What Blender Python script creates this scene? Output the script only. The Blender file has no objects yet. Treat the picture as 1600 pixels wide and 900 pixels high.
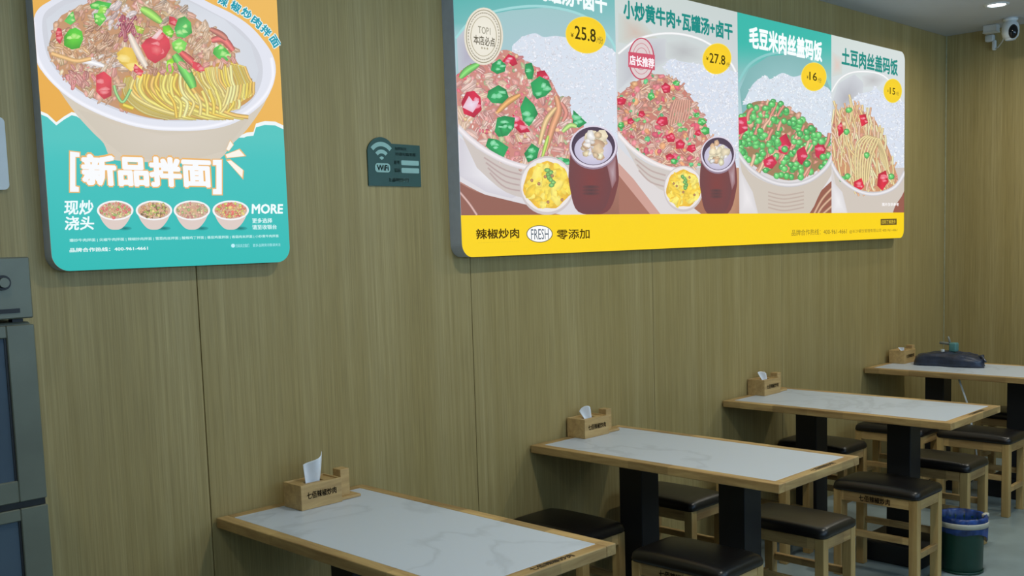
import bpy, bmesh, math, random
from mathutils import Vector, Matrix
from mathutils.geometry import tessellate_polygon

SC = bpy.context.scene
COL = SC.collection

# ------------------------------------------------------------------ camera
F_PX, YAW, PITCH, ROLL = 1628.88, 0.7868, -0.0992, -0.0315
CAM = Vector((-1.4269, -3.0824, 1.6247))
PX, PY = 800.0, 539.18
_r = Vector((math.cos(YAW), -math.sin(YAW), 0))
FWD = Vector((math.sin(YAW) * math.cos(PITCH), math.cos(YAW) * math.cos(PITCH), math.sin(PITCH)))
_u = _r.cross(FWD)
RGT = math.cos(ROLL) * _r + math.sin(ROLL) * _u
UPV = -math.sin(ROLL) * _r + math.cos(ROLL) * _u
cam_data = bpy.data.cameras.new('camera')
cam = bpy.data.objects.new('camera', cam_data)
COL.objects.link(cam)
m = Matrix((RGT, UPV, -FWD)).transposed().to_4x4()
m.translation = CAM
cam.matrix_world = m
cam_data.sensor_width = 36.0
cam_data.lens = F_PX / 1600 * 36
cam_data.shift_x = (800 - PX) / 1600
cam_data.shift_y = (PY - 450) / 1600
cam_data.clip_start = 0.05
SC.camera = cam

# ------------------------------------------------------------------ world, exposure
W = bpy.data.worlds.new('world')
SC.world = W
W.use_nodes = True
W.node_tree.nodes['Background'].inputs[0].default_value = (0.55, 0.72, 0.85, 1)
W.node_tree.nodes['Background'].inputs[1].default_value = 0.05
SC.view_settings.view_transform = 'Standard'
SC.view_settings.look = 'None'
SC.view_settings.exposure = 0.0
SC.view_settings.gamma = 1.0
SC.view_settings.use_curve_mapping = False

# ------------------------------------------------------------------ key figures
ZC = 2.9606          # ceiling
XB = 6.0786          # end wall
XL = -4.2            # far left wall
YF = -6.2            # open shop front behind the viewer
LAMP_POWER = 13.0
SIGN_GLOW = 1.0

def area_light(name, loc, rot, sx, sy, power, color):
    d = bpy.data.lights.new(name, 'AREA')
    d.shape = 'RECTANGLE'; d.size = sx; d.size_y = sy
    d.energy = power; d.color = color
    o = bpy.data.objects.new(name, d); COL.objects.link(o)
    o.location = loc; o.rotation_euler = rot
    return o
# unseen cool fill lamps, added to tint the upper wall and brighten the ceiling
area_light('cool_wall_fill', (1.6, -5.9, 2.2), (math.radians(114), 0, 0), 7.0, .8, 60.0, (0.40, 0.66, 1.0))
area_light('cool_ceiling_fill', (1.6, -4.4, 1.9), (math.radians(158), 0, 0), 8.0, .8, 135.0, (0.50, 0.74, 1.0))

# ------------------------------------------------------------------ colour helpers
def s2l(v):
    v /= 255.0
    return v / 12.92 if v <= 0.04045 else ((v + 0.055) / 1.055) ** 2.4
def lin(c): return (s2l(c[0]), s2l(c[1]), s2l(c[2]), 1.0)
def mixc(a, b, t): return tuple(a[i] + (b[i] - a[i]) * t for i in range(3))
def mulc(a, k): return tuple(max(0, min(255, v * k)) for v in a[:3])

# ------------------------------------------------------------------ materials
def new_mat(name):
    m = bpy.data.materials.new(name); m.use_nodes = True
    nt = m.node_tree
    return m, nt, nt.nodes['Principled BSDF']
def plain(name, c, rough=0.6, metal=0.0, spec=0.5, noise=0.06, scale=30, bump=0.0):
    m, nt, b = new_mat(name)
    N, L = nt.nodes, nt.links
    tc = N.new('ShaderNodeTexCoord'); no = N.new('ShaderNodeTexNoise'); no.inputs['Scale'].default_value = scale
    no.inputs['Detail'].default_value = 4
    L.new(tc.outputs['Object'], no.inputs['Vector'])
    r = N.new('ShaderNodeValToRGB'); L.new(no.outputs['Fac'], r.inputs[0])
    r.color_ramp.elements[0].position = .3; r.color_ramp.elements[1].position = .7
    r.color_ramp.elements[0].color = lin(mulc(c, 1 - noise)); r.color_ramp.elements[1].color = lin(mulc(c, 1 + noise))
    L.new(r.outputs[0], b.inputs['Base Color'])
    b.inputs['Roughness'].default_value = rough; b.inputs['Metallic'].default_value = metal
    b.inputs['Specular IOR Level'].default_value = spec
    if bump:
        bp = N.new('ShaderNodeBump'); bp.inputs['Strength'].default_value = bump; bp.inputs['Distance'].default_value = .002
        L.new(no.outputs['Fac'], bp.inputs['Height']); L.new(bp.outputs[0], b.inputs['Normal'])
    return m
def wood(name, c1, c2, stretch=(30, 30, 1.2), rough=0.5, scale=1.0, island=0.0, stave=None):
    m, nt, b = new_mat(name)
    N, L = nt.nodes, nt.links
    tc = N.new('ShaderNodeTexCoord'); mp = N.new('ShaderNodeMapping'); mp.inputs['Scale'].default_value = stretch
    oi = N.new('ShaderNodeObjectInfo')
    ad = N.new('ShaderNodeVectorMath'); ad.operation = 'ADD'
    mu = N.new('ShaderNodeMath'); mu.operation = 'MULTIPLY'; mu.inputs[1].default_value = 37.0
    L.new(oi.outputs['Random'], mu.inputs[0]); L.new(tc.outputs['Object'], ad.inputs[0]); L.new(mu.outputs[0], ad.inputs[1])
    L.new(ad.outputs[0], mp.inputs['Vector'])
    n1 = N.new('ShaderNodeTexNoise'); n1.inputs['Scale'].default_value = scale; n1.inputs['Detail'].default_value = 6
    n1.inputs['Roughness'].default_value = .65; n1.inputs['Distortion'].default_value = .4
    L.new(mp.outputs[0], n1.inputs['Vector'])
    r = N.new('ShaderNodeValToRGB'); r.color_ramp.elements[0].position = .3; r.color_ramp.elements[1].position = .72
    r.color_ramp.elements[0].color = lin(c1); r.color_ramp.elements[1].color = lin(c2)
    L.new(n1.outputs['Fac'], r.inputs[0])
    hv = N.new('ShaderNodeHueSaturation'); mr = N.new('ShaderNodeMapRange')
    mr.inputs[3].default_value = 1 - island; mr.inputs[4].default_value = 1 + island
    L.new(oi.outputs['Random'], mr.inputs[0]); L.new(r.outputs[0], hv.inputs['Color'])
    if stave is None: L.new(mr.outputs[0], hv.inputs['Value'])
    else:   # finger-jointed staves: each short length of the rail has its own tone
        sx = N.new('ShaderNodeSeparateXYZ'); L.new(tc.outputs['Object'], sx.inputs[0])
        dv = N.new('ShaderNodeMath'); dv.operation = 'MULTIPLY_ADD'; dv.inputs[1].default_value = 5.2; L.new(mu.outputs[0], dv.inputs[2])
        L.new(sx.outputs[stave], dv.inputs[0])
        fl_ = N.new('ShaderNodeMath'); fl_.operation = 'FLOOR'; L.new(dv.outputs[0], fl_.inputs[0])
        wn = N.new('ShaderNodeTexWhiteNoise'); wn.noise_dimensions = '1D'; L.new(fl_.outputs[0], wn.inputs['W'])
        m4 = N.new('ShaderNodeMapRange'); m4.inputs[3].default_value = .70; m4.inputs[4].default_value = 1.14
        L.new(wn.outputs['Value'], m4.inputs[0]); L.new(m4.outputs[0], hv.inputs['Value'])
    L.new(hv.outputs[0], b.inputs['Base Color'])
    b.inputs['Roughness'].default_value = rough
    bp = N.new('ShaderNodeBump'); bp.inputs['Strength'].default_value = .15; bp.inputs['Distance'].default_value = .001
    L.new(n1.outputs['Fac'], bp.inputs['Height']); L.new(bp.outputs[0], b.inputs['Normal'])
    return m
def laminate(name, axis, c1, c2, c3):
    """vertical grained wall laminate; axis is the horizontal axis of the wall"""
    m, nt, b = new_mat(name)
    N, L = nt.nodes, nt.links
    tc = N.new('ShaderNodeTexCoord'); geo = N.new('ShaderNodeNewGeometry')
    def lay(sh, sv, det, lo, hi):
        mp = N.new('ShaderNodeMapping'); mp.inputs['Scale'].default_value = (sh, sh, sv)
        L.new(geo.outputs['Position'], mp.inputs['Vector'])
        n = N.new('ShaderNodeTexNoise'); n.inputs['Scale'].default_value = 1.0; n.inputs['Detail'].default_value = det
        n.inputs['Roughness'].default_value = .6
        L.new(mp.outputs[0], n.inputs['Vector'])
        r = N.new('ShaderNodeMapRange'); r.inputs[1].default_value = lo; r.inputs[2].default_value = hi
        L.new(n.outputs['Fac'], r.inputs[0]); return r
    a = lay(75, 0.9, 3, .35, .65); c = lay(9, .15, 4, .36, .64); d = lay(230, 4.0, 2, .3, .7)
    mx = N.new('ShaderNodeMix'); mx.data_type = 'RGBA'; mx.inputs[6].default_value = lin(c1); mx.inputs[7].default_value = lin(c2)
    L.new(c.outputs[0], mx.inputs[0])
    m2 = N.new('ShaderNodeMix'); m2.data_type = 'RGBA'; m2.inputs[7].default_value = lin(c3)
    mf = N.new('ShaderNodeMath'); mf.operation = 'MULTIPLY'; mf.inputs[1].default_value = .5
    L.new(a.outputs[0], mf.inputs[0]); L.new(mf.outputs[0], m2.inputs[0]); L.new(mx.outputs[2], m2.inputs[6])
    m3 = N.new('ShaderNodeMix'); m3.data_type = 'RGBA'; m3.blend_type = 'MULTIPLY'; m3.inputs[0].default_value = .25
    L.new(m2.outputs[2], m3.inputs[6]); L.new(d.outputs[0], m3.inputs[7])
    L.new(m3.outputs[2], b.inputs['Base Color'])
    b.inputs['Roughness'].default_value = .48
    b.inputs['Specular IOR Level'].default_value = .35
    return m
def marble(name):
    m, nt, b = new_mat(name)
    N, L = nt.nodes, nt.links
    tc = N.new('ShaderNodeTexCoord'); oi = N.new('ShaderNodeObjectInfo')
    mu = N.new('ShaderNodeMath'); mu.operation = 'MULTIPLY'; mu.inputs[1].default_value = 11.0
    ad = N.new('ShaderNodeVectorMath'); ad.operation = 'ADD'
    L.new(oi.outputs['Random'], mu.inputs[0]); L.new(tc.outputs['Object'], ad.inputs[0]); L.new(mu.outputs[0], ad.inputs[1])
    n1 = N.new('ShaderNodeTexNoise'); n1.inputs['Scale'].default_value = 1.6; n1.inputs['Detail'].default_value = 5
    n1.inputs['Distortion'].default_value = .62
    L.new(ad.outputs[0], n1.inputs['Vector'])
    s = N.new('ShaderNodeMath'); s.operation = 'SUBTRACT'; s.inputs[1].default_value = .5; L.new(n1.outputs['Fac'], s.inputs[0])
    ab = N.new('ShaderNodeMath'); ab.operation = 'ABSOLUTE'; L.new(s.outputs[0], ab.inputs[0])
    r = N.new('ShaderNodeValToRGB'); r.color_ramp.elements[0].position = 0; r.color_ramp.elements[1].position = .022
    r.color_ramp.elements[0].color = (.42, .42, .42, 1); r.color_ramp.elements[1].color = (0, 0, 0, 1)
    L.new(ab.outputs[0], r.inputs[0])
    n2 = N.new('ShaderNodeTexNoise'); n2.inputs['Scale'].default_value = 2.5
    L.new(ad.outputs[0], n2.inputs['Vector'])
    mm = N.new('ShaderNodeMath'); mm.operation = 'MULTIPLY'; L.new(r.outputs[0], mm.inputs[0]); L.new(n2.outputs['Fac'], mm.inputs[1])
    mx = N.new('ShaderNodeMix'); mx.data_type = 'RGBA'; mx.inputs[6].default_value = lin((202, 211, 222)); mx.inputs[7].default_value = lin((130, 138, 146))
    L.new(mm.outputs[0], mx.inputs[0]); L.new(mx.outputs[2], b.inputs['Base Color'])
    b.inputs['Roughness'].default_value = .32
    return m
def print_mat(name, glow):
    """ink on a backlit sheet (glow > 0) or on a plain sheet; the ink colour is a face attribute"""
    m, nt, b = new_mat(name)
    N, L = nt.nodes, nt.links
    at = N.new('ShaderNodeAttribute'); at.attribute_name = 'ink'
    if glow:
        b.inputs['Base Color'].default_value = (.02, .02, .02, 1)
        b.inputs['Roughness'].default_value = .5
        b.inputs['Specular IOR Level'].default_value = .2
        L.new(at.outputs['Color'], b.inputs['Emission Color']); b.inputs['Emission Strength'].default_value = glow
    else:
        L.new(at.outputs['Color'], b.inputs['Base Color']); b.inputs['Roughness'].default_value = .45
    return m
def emis(name, c, s):
    m, nt, b = new_mat(name)
    b.inputs['Base Color'].default_value = (0.8, 0.8, 0.8, 1)
    b.inputs['Emission Color'].default_value = lin(c); b.inputs['Emission Strength'].default_value = s
    return m

M = dict(
    wall=laminate('wall_laminate', 'x', (167, 148, 95), (181, 163, 112), (146, 127, 76)),
    groove=plain('dark_groove', (38, 32, 22)),
    ceil=plain('ceiling_paint', (186, 190, 192), rough=.8, noise=.01, scale=3),
    floor=plain('cement_floor', (138, 152, 152), rough=.34, noise=.09, scale=3.5),
    plaster=plain('plaster', (150, 148, 138), rough=.8, noise=.02),
    oak=wood('light_oak', (148, 116, 66), (204, 172, 110), (14, 14, 1.2), island=.10),
    oak_rail=wood('oak_rail', (150, 114, 68), (208, 176, 116), (26, 3.2, 26), island=.08, stave=1),
    oak_rail_x=wood('oak_rail_cross', (150, 114, 68), (208, 176, 116), (3.2, 26, 26), island=.08, stave=0),
    box=wood('box_wood', (164, 134, 86), (200, 168, 112), (4, 40, 40), island=.05),
    marble=marble('white_marble'),
    black=plain('black_steel', (17, 19, 23), rough=.5, noise=.05),
    leather=plain('black_leather', (19, 16, 15), rough=.34, noise=.10, scale=60, bump=.12),
    steel=plain('brushed_steel', (104, 107, 92), rough=.42, metal=.25, noise=.05, scale=8),
    glass_dark=plain('cabinet_glass', (70, 84, 96), rough=.12, noise=.03, scale=5),
    rubber=plain('black_rubber', (18, 18, 18), rough=.5),
    alu=plain('sign_aluminium', (186, 194, 208), rough=.5, metal=.0, noise=.02),
    white=plain('white_plastic', (205, 210, 210), rough=.4, noise=.01),
    tissue=plain('tissue_paper', (236, 240, 244), rough=.9, noise=.01, scale=20),
    ink=plain('dark_print', (40, 28, 20), rough=.6),
    green_board=plain('green_acrylic', (22, 70, 58), rough=.35, noise=.02),
    pale_ink=plain('pale_print', (150, 190, 180), rough=.5, noise=.02),
    bin=plain('green_plastic', (14, 60, 46), rough=.38, noise=.04),
    liner=plain('blue_film', (36, 66, 128), rough=.3, noise=.3, scale=22, bump=.8),
    ring=plain('pale_ring', (190, 186, 170), rough=.5, noise=.03),
    lens=plain('black_lens', (10, 14, 20), rough=.1),
    bag=plain('black_bag_film', (44, 52, 70), rough=.28, noise=.15, scale=30, bump=.4),
    teal=plain('teal_plastic', (80, 130, 128), rough=.4),
    grey=plain('grey_plastic', (120, 124, 118), rough=.5),
    lamp=emis('lamp_disc', (244, 250, 255), 9.0),
    trim=plain('corner_trim', (170, 166, 132), rough=.4, metal=.3),
    backlit=print_mat('backlit_print', SIGN_GLOW),
)

M['liner'].node_tree.nodes['Principled BSDF'].inputs['Alpha'].default_value = .8

# ------------------------------------------------------------------ object helpers
def tag(o, label=None, cat=None, group=None, kind=None):
    if label: o['label'] = label
    if cat: o['category'] = cat
    if group: o['group'] = group
    if kind: o['kind'] = kind
    return o
def thing(name, loc, label, cat, group=None):
    o = bpy.data.objects.new(name, None); o.empty_display_size = .05
    COL.objects.link(o); o.location = loc
    return tag(o, label, cat, group)
def obj(name, bm, mat, parent=None, smooth=False, loc=None):
    me = bpy.data.meshes.new(name)
    bmesh.ops.recalc_face_normals(bm, faces=bm.faces)
    bm.to_mesh(me); bm.free()
    if smooth:
        for p in me.polygons: p.use_smooth = True
    me.materials.append(mat)
    o = bpy.data.objects.new(name, me); COL.objects.link(o)
    if parent: o.parent = parent
    if loc: o.location = loc
    return o
def BM(): return bmesh.new()
def box(bm, x0, x1, y0, y1, z0, z1, bev=0.0, seg=2):
    g = bmesh.ops.create_cube(bm, size=1)
    vs = g['verts']
    for v in vs:
        v.co = Vector((x0 + (v.co.x + .5) * (x1 - x0), y0 + (v.co.y + .5) * (y1 - y0), z0 + (v.co.z + .5) * (z1 - z0)))
    if bev:
        es = list({e for v in vs for e in v.link_edges})
        bmesh.ops.bevel(bm, geom=es, offset=bev, segments=seg, affect='EDGES', profile=.5)
    return bm
def cyl(bm, c, r, h, n=24, r2=None, axis='z'):
    g = bmesh.ops.create_cone(bm, segments=n, cap_ends=True, radius1=r, radius2=r if r2 is None else r2, depth=h)
    for v in g['verts']:
        x, y, z = v.co
        if axis == 'y': v.co = Vector((x, z, y))
        if axis == 'x': v.co = Vector((z, y, x))
        v.co += Vector(c)
    return bm
def lathe(bm, prof, n=40, c=(0, 0, 0)):
    rings = []
    for r, z in prof:
        rings.append([bm.verts.new((c[0] + r * math.cos(2 * math.pi * k / n), c[1] + r * math.sin(2 * math.pi * k / n), c[2] + z)) for k in range(n)])
    for a, b in zip(rings, rings[1:]):
        for k in range(n):
            bm.faces.new((a[k], a[(k + 1) % n], b[(k + 1) % n], b[k]))
    return rings
def tube(bm, pts, r, n=8):
    pts = [Vector(p) for p in pts]; rings = []
    for i, p in enumerate(pts):
        d = (pts[min(i + 1, len(pts) - 1)] - pts[max(i - 1, 0)]).normalized()
        a = d.orthogonal().normalized(); b = d.cross(a)
        rings.append([bm.verts.new(p + r * (math.cos(2 * math.pi * k / n) * a + math.sin(2 * math.pi * k / n) * b)) for k in range(n)])
    for q, s in zip(rings, rings[1:]):
        for k in range(n): bm.faces.new((q[k], q[(k + 1) % n], s[(k + 1) % n], s[k]))
    bm.faces.new(rings[0]); bm.faces.new(rings[-1])
def copy_tree(o, parent=None):
    c = o.copy(); COL.objects.link(c)
    if parent: c.parent = parent
    for ch in o.children: copy_tree(ch, c)
    return c
def text_tris(body, offset=0.0, shear=0.0, res=2):
    """flat mesh of a line of lettering in its own unit box: list of triangles, plus its bounds"""
    cu = bpy.data.curves.new('lettering', 'FONT'); cu.body = body; cu.resolution_u = res; cu.shear = shear
    o = bpy.data.objects.new('lettering', cu); COL.objects.link(o)
    me = bpy.data.meshes.new_from_object(o.evaluated_get(bpy.context.evaluated_depsgraph_get()))
    me.calc_loop_triangles()
    T0 = [[(me.vertices[i].co.x, me.vertices[i].co.y) for i in t.vertices] for t in me.loop_triangles]
    T = list(T0)
    if offset > .004:      # bold: the strokes drawn again a little to each side
        k = 8 if offset > .03 else 4
        for q in range(k):
            dx, dy = offset * math.cos(2 * math.pi * (q + .5) / k), offset * math.sin(2 * math.pi * (q + .5) / k)
            T += [[(x + dx, y + dy) for x, y in t] for t in T0]
    bpy.data.meshes.remove(me); bpy.data.objects.remove(o); bpy.data.curves.remove(cu)
    xs = [p[0] for t in T for p in t]; ys = [p[1] for t in T for p in t]
    return T, (min(xs), max(xs), min(ys), max(ys))
def text_obj(name, body, origin, ux, uy, w, h, mat, parent, offset=.012, lift=.0006):
    """lettering laid on a surface, its lower left corner at origin, spanning w along ux and h along uy"""
    T, (a, b, c, d) = text_tris(body, offset)
    ux = Vector(ux); uy = Vector(uy); n = ux.cross(uy).normalized(); O = Vector(origin) + n * lift
    bm = BM()
    for t in T:
        try: bm.faces.new([bm.verts.new(O + ux * ((x - a) / (b - a) * w) + uy * ((y - c) / (d - c) * h)) for x, y in t])
        except ValueError: pass
    me = bpy.data.meshes.new(name); bm.to_mesh(me); bm.free(); me.materials.append(mat)
    o = bpy.data.objects.new(name, me); COL.objects.link(o); o.parent = parent
    return o

# ================================================================== THE SETTING
def struct(o): o['kind'] = 'structure'; return o
fl = struct(obj('floor', box(BM(), XL, XB + .1, YF, .1, -.1, 0), M['floor']))
ce = struct(obj('ceiling', box(BM(), XL, XB + .1, YF, .1, ZC, ZC + .1), M['ceil']))
SEAM0, PW, GAP = 0.24, 1.2015, 0.003
wb = struct(obj('wall_back', box(BM(), XL, XB + .12, .012, .12, 0, ZC), M['groove']))
k = -4
while True:
    x0 = max(SEAM0 + k * PW + GAP / 2, XL); x1 = min(SEAM0 + (k + 1) * PW - GAP / 2, XB)
    if x0 >= XB: break
    if x1 > x0: obj('panel', box(BM(), x0, x1, 0, .0122, 0, ZC, .0012, 1), M['wall'], wb)
    k += 1
wr = struct(obj('wall_right', box(BM(), XB + .012, XB + .12, YF, .012, 0, ZC), M['groove']))
for k in range(6):
    y1 = -.0 - k * PW - (GAP / 2 if k else 0); y0 = max(-(k + 1) * PW + GAP / 2, YF)
    if y1 > y0: obj('panel', box(BM(), XB, XB + .0122, y0, y1, 0, ZC, .0012, 1), M['wall'], wr)
wl = struct(obj('wall_left', box(BM(), XL - .1, XL, YF, .12, 0, ZC), M['plaster']))
# the shop front behind the viewer: solid below, above and between two wide openings
bm = BM()
box(bm, XL, XB + .1, YF - .12, YF, 0, .9); box(bm, XL, XB + .1, YF - .12, YF, 2.5, ZC)
box(bm, XL, XL + 1.2, YF - .12, YF, .9, 2.5); box(bm, .6, 1.6, YF - .12, YF, .9, 2.5); box(bm, XB - 1.0, XB + .1, YF - .12, YF, .9, 2.5)
struct(obj('wall_front', bm, M['plaster']))
bm = BM(); box(bm, XB - .007, XB, -.007, 0, 0, ZC, .001, 1)
struct(obj('trim_1', bm, M['trim']))

# ------------------------------------------------------------------ downlights
def downlight(x, y, label):
    t = thing('downlight', (x, y, ZC), label, 'ceiling light', 'recessed round downlights in the ceiling')
    bm = BM(); lathe(bm, [(.050, -.0005), (.050, -.004), (.060, -.008), (.070, -.005), (.072, 0)], 32)
    obj('trim_ring', bm, M['white'], t, True)
    bm = BM(); cyl(bm, (0, 0, -.003), .0495, .002, 32); obj('light_disc', bm, M['lamp'], t)
    d = bpy.data.lights.new('downlight_lamp', 'AREA'); d.shape = 'DISK'; d.size = .10; d.energy = LAMP_POWER
    d.color = (1.0, .96, .83); d.spread = math.radians(165)
    if y > -1: d.energy = LAMP_POWER * .3
    if x < -.5: d.energy = LAMP_POWER * .5
    o = bpy.data.objects.new('downlight_lamp', d); COL.objects.link(o); o.location = (x, y, ZC - .012)
    return t
for i, (x, y) in enumerate([(5.284, -.63), (5.284, -1.5), (3.2, -1.5), (1.1, -1.5), (-1.0, -1.5), (4.2, -4.4), (1.2, -4.4), (-1.8, -4.4)]):
    downlight(x, y, 'glowing round recessed downlight in the ceiling by the security camera' if i == 0 else 'recessed ceiling downlight ' + ['', 'over the end wall side of the aisle', 'over the aisle opposite the third table', 'over the aisle opposite the nearest table', 'over the aisle opposite the steel cabinet', 'of the rear row near the end wall', 'in the middle of the rear row', 'of the rear row farthest from the end wall'][i])

# ================================================================== TABLES
TL, TW, TH, ZT, G0 = 1.2012, .5961, .033, .75, .01
def rail(x0, x1, y0, y1, z0, z1): return box(BM(), x0, x1, y0, y1, z0, z1, .003, 2)
def make_table():
    t = thing('dining_table', (0, 0, 0), '', 'table', 'marble-topped tables standing along the wall')
    b = .042
    obj('tabletop', box(BM(), b, TW - b, -G0 - TL + b, -G0 - b, ZT - TH, ZT, .0008, 1), M['marble'], t)
    obj('edge_rail', rail(0, b, -G0 - TL, -G0, ZT - TH, ZT + .0005), M['oak_rail'], t)
    obj('edge_rail', rail(TW - b, TW, -G0 - TL, -G0, ZT - TH, ZT + .0005), M['oak_rail'], t)
    obj('edge_rail', rail(b, TW - b, -G0 - b, -G0, ZT - TH, ZT + .0005), M['oak_rail_x'], t)
    obj('edge_rail', rail(b, TW - b, -G0 - TL, -G0 - TL + b, ZT - TH, ZT + .0005), M['oak_rail_x'], t)
    for yc in (-.36, -.86):
        obj('column', box(BM(), TW / 2 - .06, TW / 2 + .06, yc - .06, yc + .06, .1, ZT - TH, .004, 2), M['black'], t)
        bm = BM(); box(bm, TW / 2 - .165, TW / 2 + .165, yc - .165, yc + .165, 0, .1, .008, 2)
        obj('base', bm, M['black'], t)
    text_obj('logo_print', '七佰辣椒炒肉', (.26, -G0 - TL + .009, ZT), (1, 0, 0), (0, 1, 0), .17, .024, M['ink'], t, .02, .0012)
    return t
tabs = [(.2524, 'nearest marble-topped wooden table, under the noodle poster'),
        (1.7481, 'marble-topped wooden table second from the front, below the left end of the menu board'),
        (3.2227, 'third marble-topped wooden table back, directly in front of the waste bin'),
        (4.8315, 'farthest marble-topped table, with a black bag lying on it')]
t0 = make_table()
for i, (x, lb) in enumerate(tabs):
    t = t0 if i == 0 else copy_tree(t0)
    t.location = (x, 0, 0); t['label'] = lb

# ================================================================== STOOLS
SW, SL, SH = .268, .405, .415
def cushion_bm():
    bm = BM(); nx, ny = 16, 22
    w, l = SW / 2 + .008, SL / 2 + .008
    def P(i, j, top):
        u = -1 + 2 * i / nx; v = -1 + 2 * j / ny
        # ease grid towards rim, round the plan corners
        u = math.copysign(1 - (1 - abs(u)) ** 1.6, u); v = math.copysign(1 - (1 - abs(v)) ** 1.6, v)
        X, Y = u * w, v * l
        r = .03; cx = max(abs(X) - (w - r), 0); cy = max(abs(Y) - (l - r), 0)
        if cx > 0 and cy > 0:
            k = max(cx, cy) / math.hypot(cx, cy)
            X = math.copysign(w - r + cx * k, X); Y = math.copysign(l - r + cy * k, Y)
        e = min(w - abs(u * w), l - abs(v * l))
        prof = (1 - (1 - min(e / .03, 1)) ** 2.6) ** .5 if e < .03 else 1
        cr = .004 * math.exp(-((abs(u) - abs(v)) * 7) ** 2) * min(1, max(abs(u), abs(v)) ** 6 * 2)
        z = SH + .012 + prof * .030 + (1 - u * u) * (1 - v * v) * .012 - cr if top else SH + .001
        if not top: X *= .985; Y *= .985
        return (X, Y, z)
    g = {}
    for top in (0, 1):
        for i in range(nx + 1):
            for j in range(ny + 1): g[top, i, j] = bm.verts.new(P(i, j, top))
    for top in (0, 1):
        for i in range(nx):
            for j in range(ny): bm.faces.new([g[top, i, j], g[top, i + 1, j], g[top, i + 1, j + 1], g[top, i, j + 1]])
    ring = [(i, 0) for i in range(nx)] + [(nx, j) for j in range(ny)] + [(i, ny) for i in range(nx, 0, -1)] + [(0, j) for j in range(ny, 0, -1)]
    for a, b in zip(ring, ring[1:] + ring[:1]):
        bm.faces.new([g[0, a[0], a[1]], g[0, b[0], b[1]], g[1, b[0], b[1]], g[1, a[0], a[1]]])
    return bm
def make_stool():
    t = thing('stool', (0, 0, 0), '', 'stool', 'black-cushioned wooden stools set around the tables')
    s = .040; w, l = SW / 2, SL / 2
    obj('cushion', cushion_bm(), M['leather'], t, True)
    lg = None
    for sx in (-1, 1):
        for sy in (-1, 1):
            if lg is None:
                lg = obj('leg', box(BM(), -s / 2, s / 2, -s / 2, s / 2, 0, SH, .003, 2), M['oak'], t)
                l1 = lg
            else:
                l1 = lg.copy(); COL.objects.link(l1); l1.parent = t
            l1.location = (sx * (w - s / 2), sy * (l - s / 2), 0)
    for sx in (-1, 1):
        x = sx * (w - .011 - .002)
        obj('apron', box(BM(), x - .011, x + .011, -l + s, l - s, SH - .048, SH, .002, 1), M['oak_rail'], t)
        obj('stretcher', box(BM(), x - .011, x + .011, -l + s, l - s, .205, .235, .002, 1), M['oak_rail'], t)
    for sy in (-1, 1):
        y = sy * (l - .011 - .002)
        obj('apron', box(BM(), -w + s, w - s, y - .011, y + .011, SH - .048, SH, .002, 1), M['oak_rail_x'], t)
        obj('stretcher', box(BM(), -w + s, w - s, y - .011, y + .011, .14, .17, .002, 1), M['oak_rail_x'], t)
    return t
stools = [  # x0, y far edge, label
    (1.582, -.68, 'stool nearest the viewer, cushion cut by the bottom edge of the photo', True),
    (1.606, -.012, 'stool against the wall just behind the nearest table, mostly hidden by its top', False),
    (2.287, -.055, 'wall-side stool under the second table, seen between its two black columns', False),
    (2.26, -.70, 'stool right of the second table, partly under its front corner', False),
    (3.052, -.73, 'stool left of the waste bin, with a printed logo on its apron', True),
    (3.762, -.015, 'stool by the wall behind the third table, seen beside its wall-side column', False),
    (3.722, -.69, 'stool standing directly behind the waste bin', False),
    (4.468, -.13, 'stool under the farthest table nearest the wall, seen over the third table column', False),
    (4.536, -.60, 'stool at the right edge of the photo, pushed under the front of the farthest table', False),
    (5.31, -.52, 'stool on the far side of the farthest table, only a strip of cushion showing', False),
    (3.035, -.085, 'stool hidden under the second table top, only its legs showing beneath the corner', False),
]
s0 = make_stool()
for i, (x, y, lb, logo) in enumerate(stools):
    t = s0 if i == 0 else copy_tree(s0)
    t.location = (x + SW / 2, y - SL / 2, 0); t['label'] = lb
for i, (x, y, lb, logo) in enumerate(stools):
    if logo:
        t = [o for o in COL.objects if o.get('label') == lb][0]
        text_obj('logo_print', '七佰辣椒炒肉', (-SW / 2 + .002, .075, SH - .040), (0, -1, 0), (0, 0, 1), .15, .030, M['ink'], t, .03, .0012)

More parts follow.
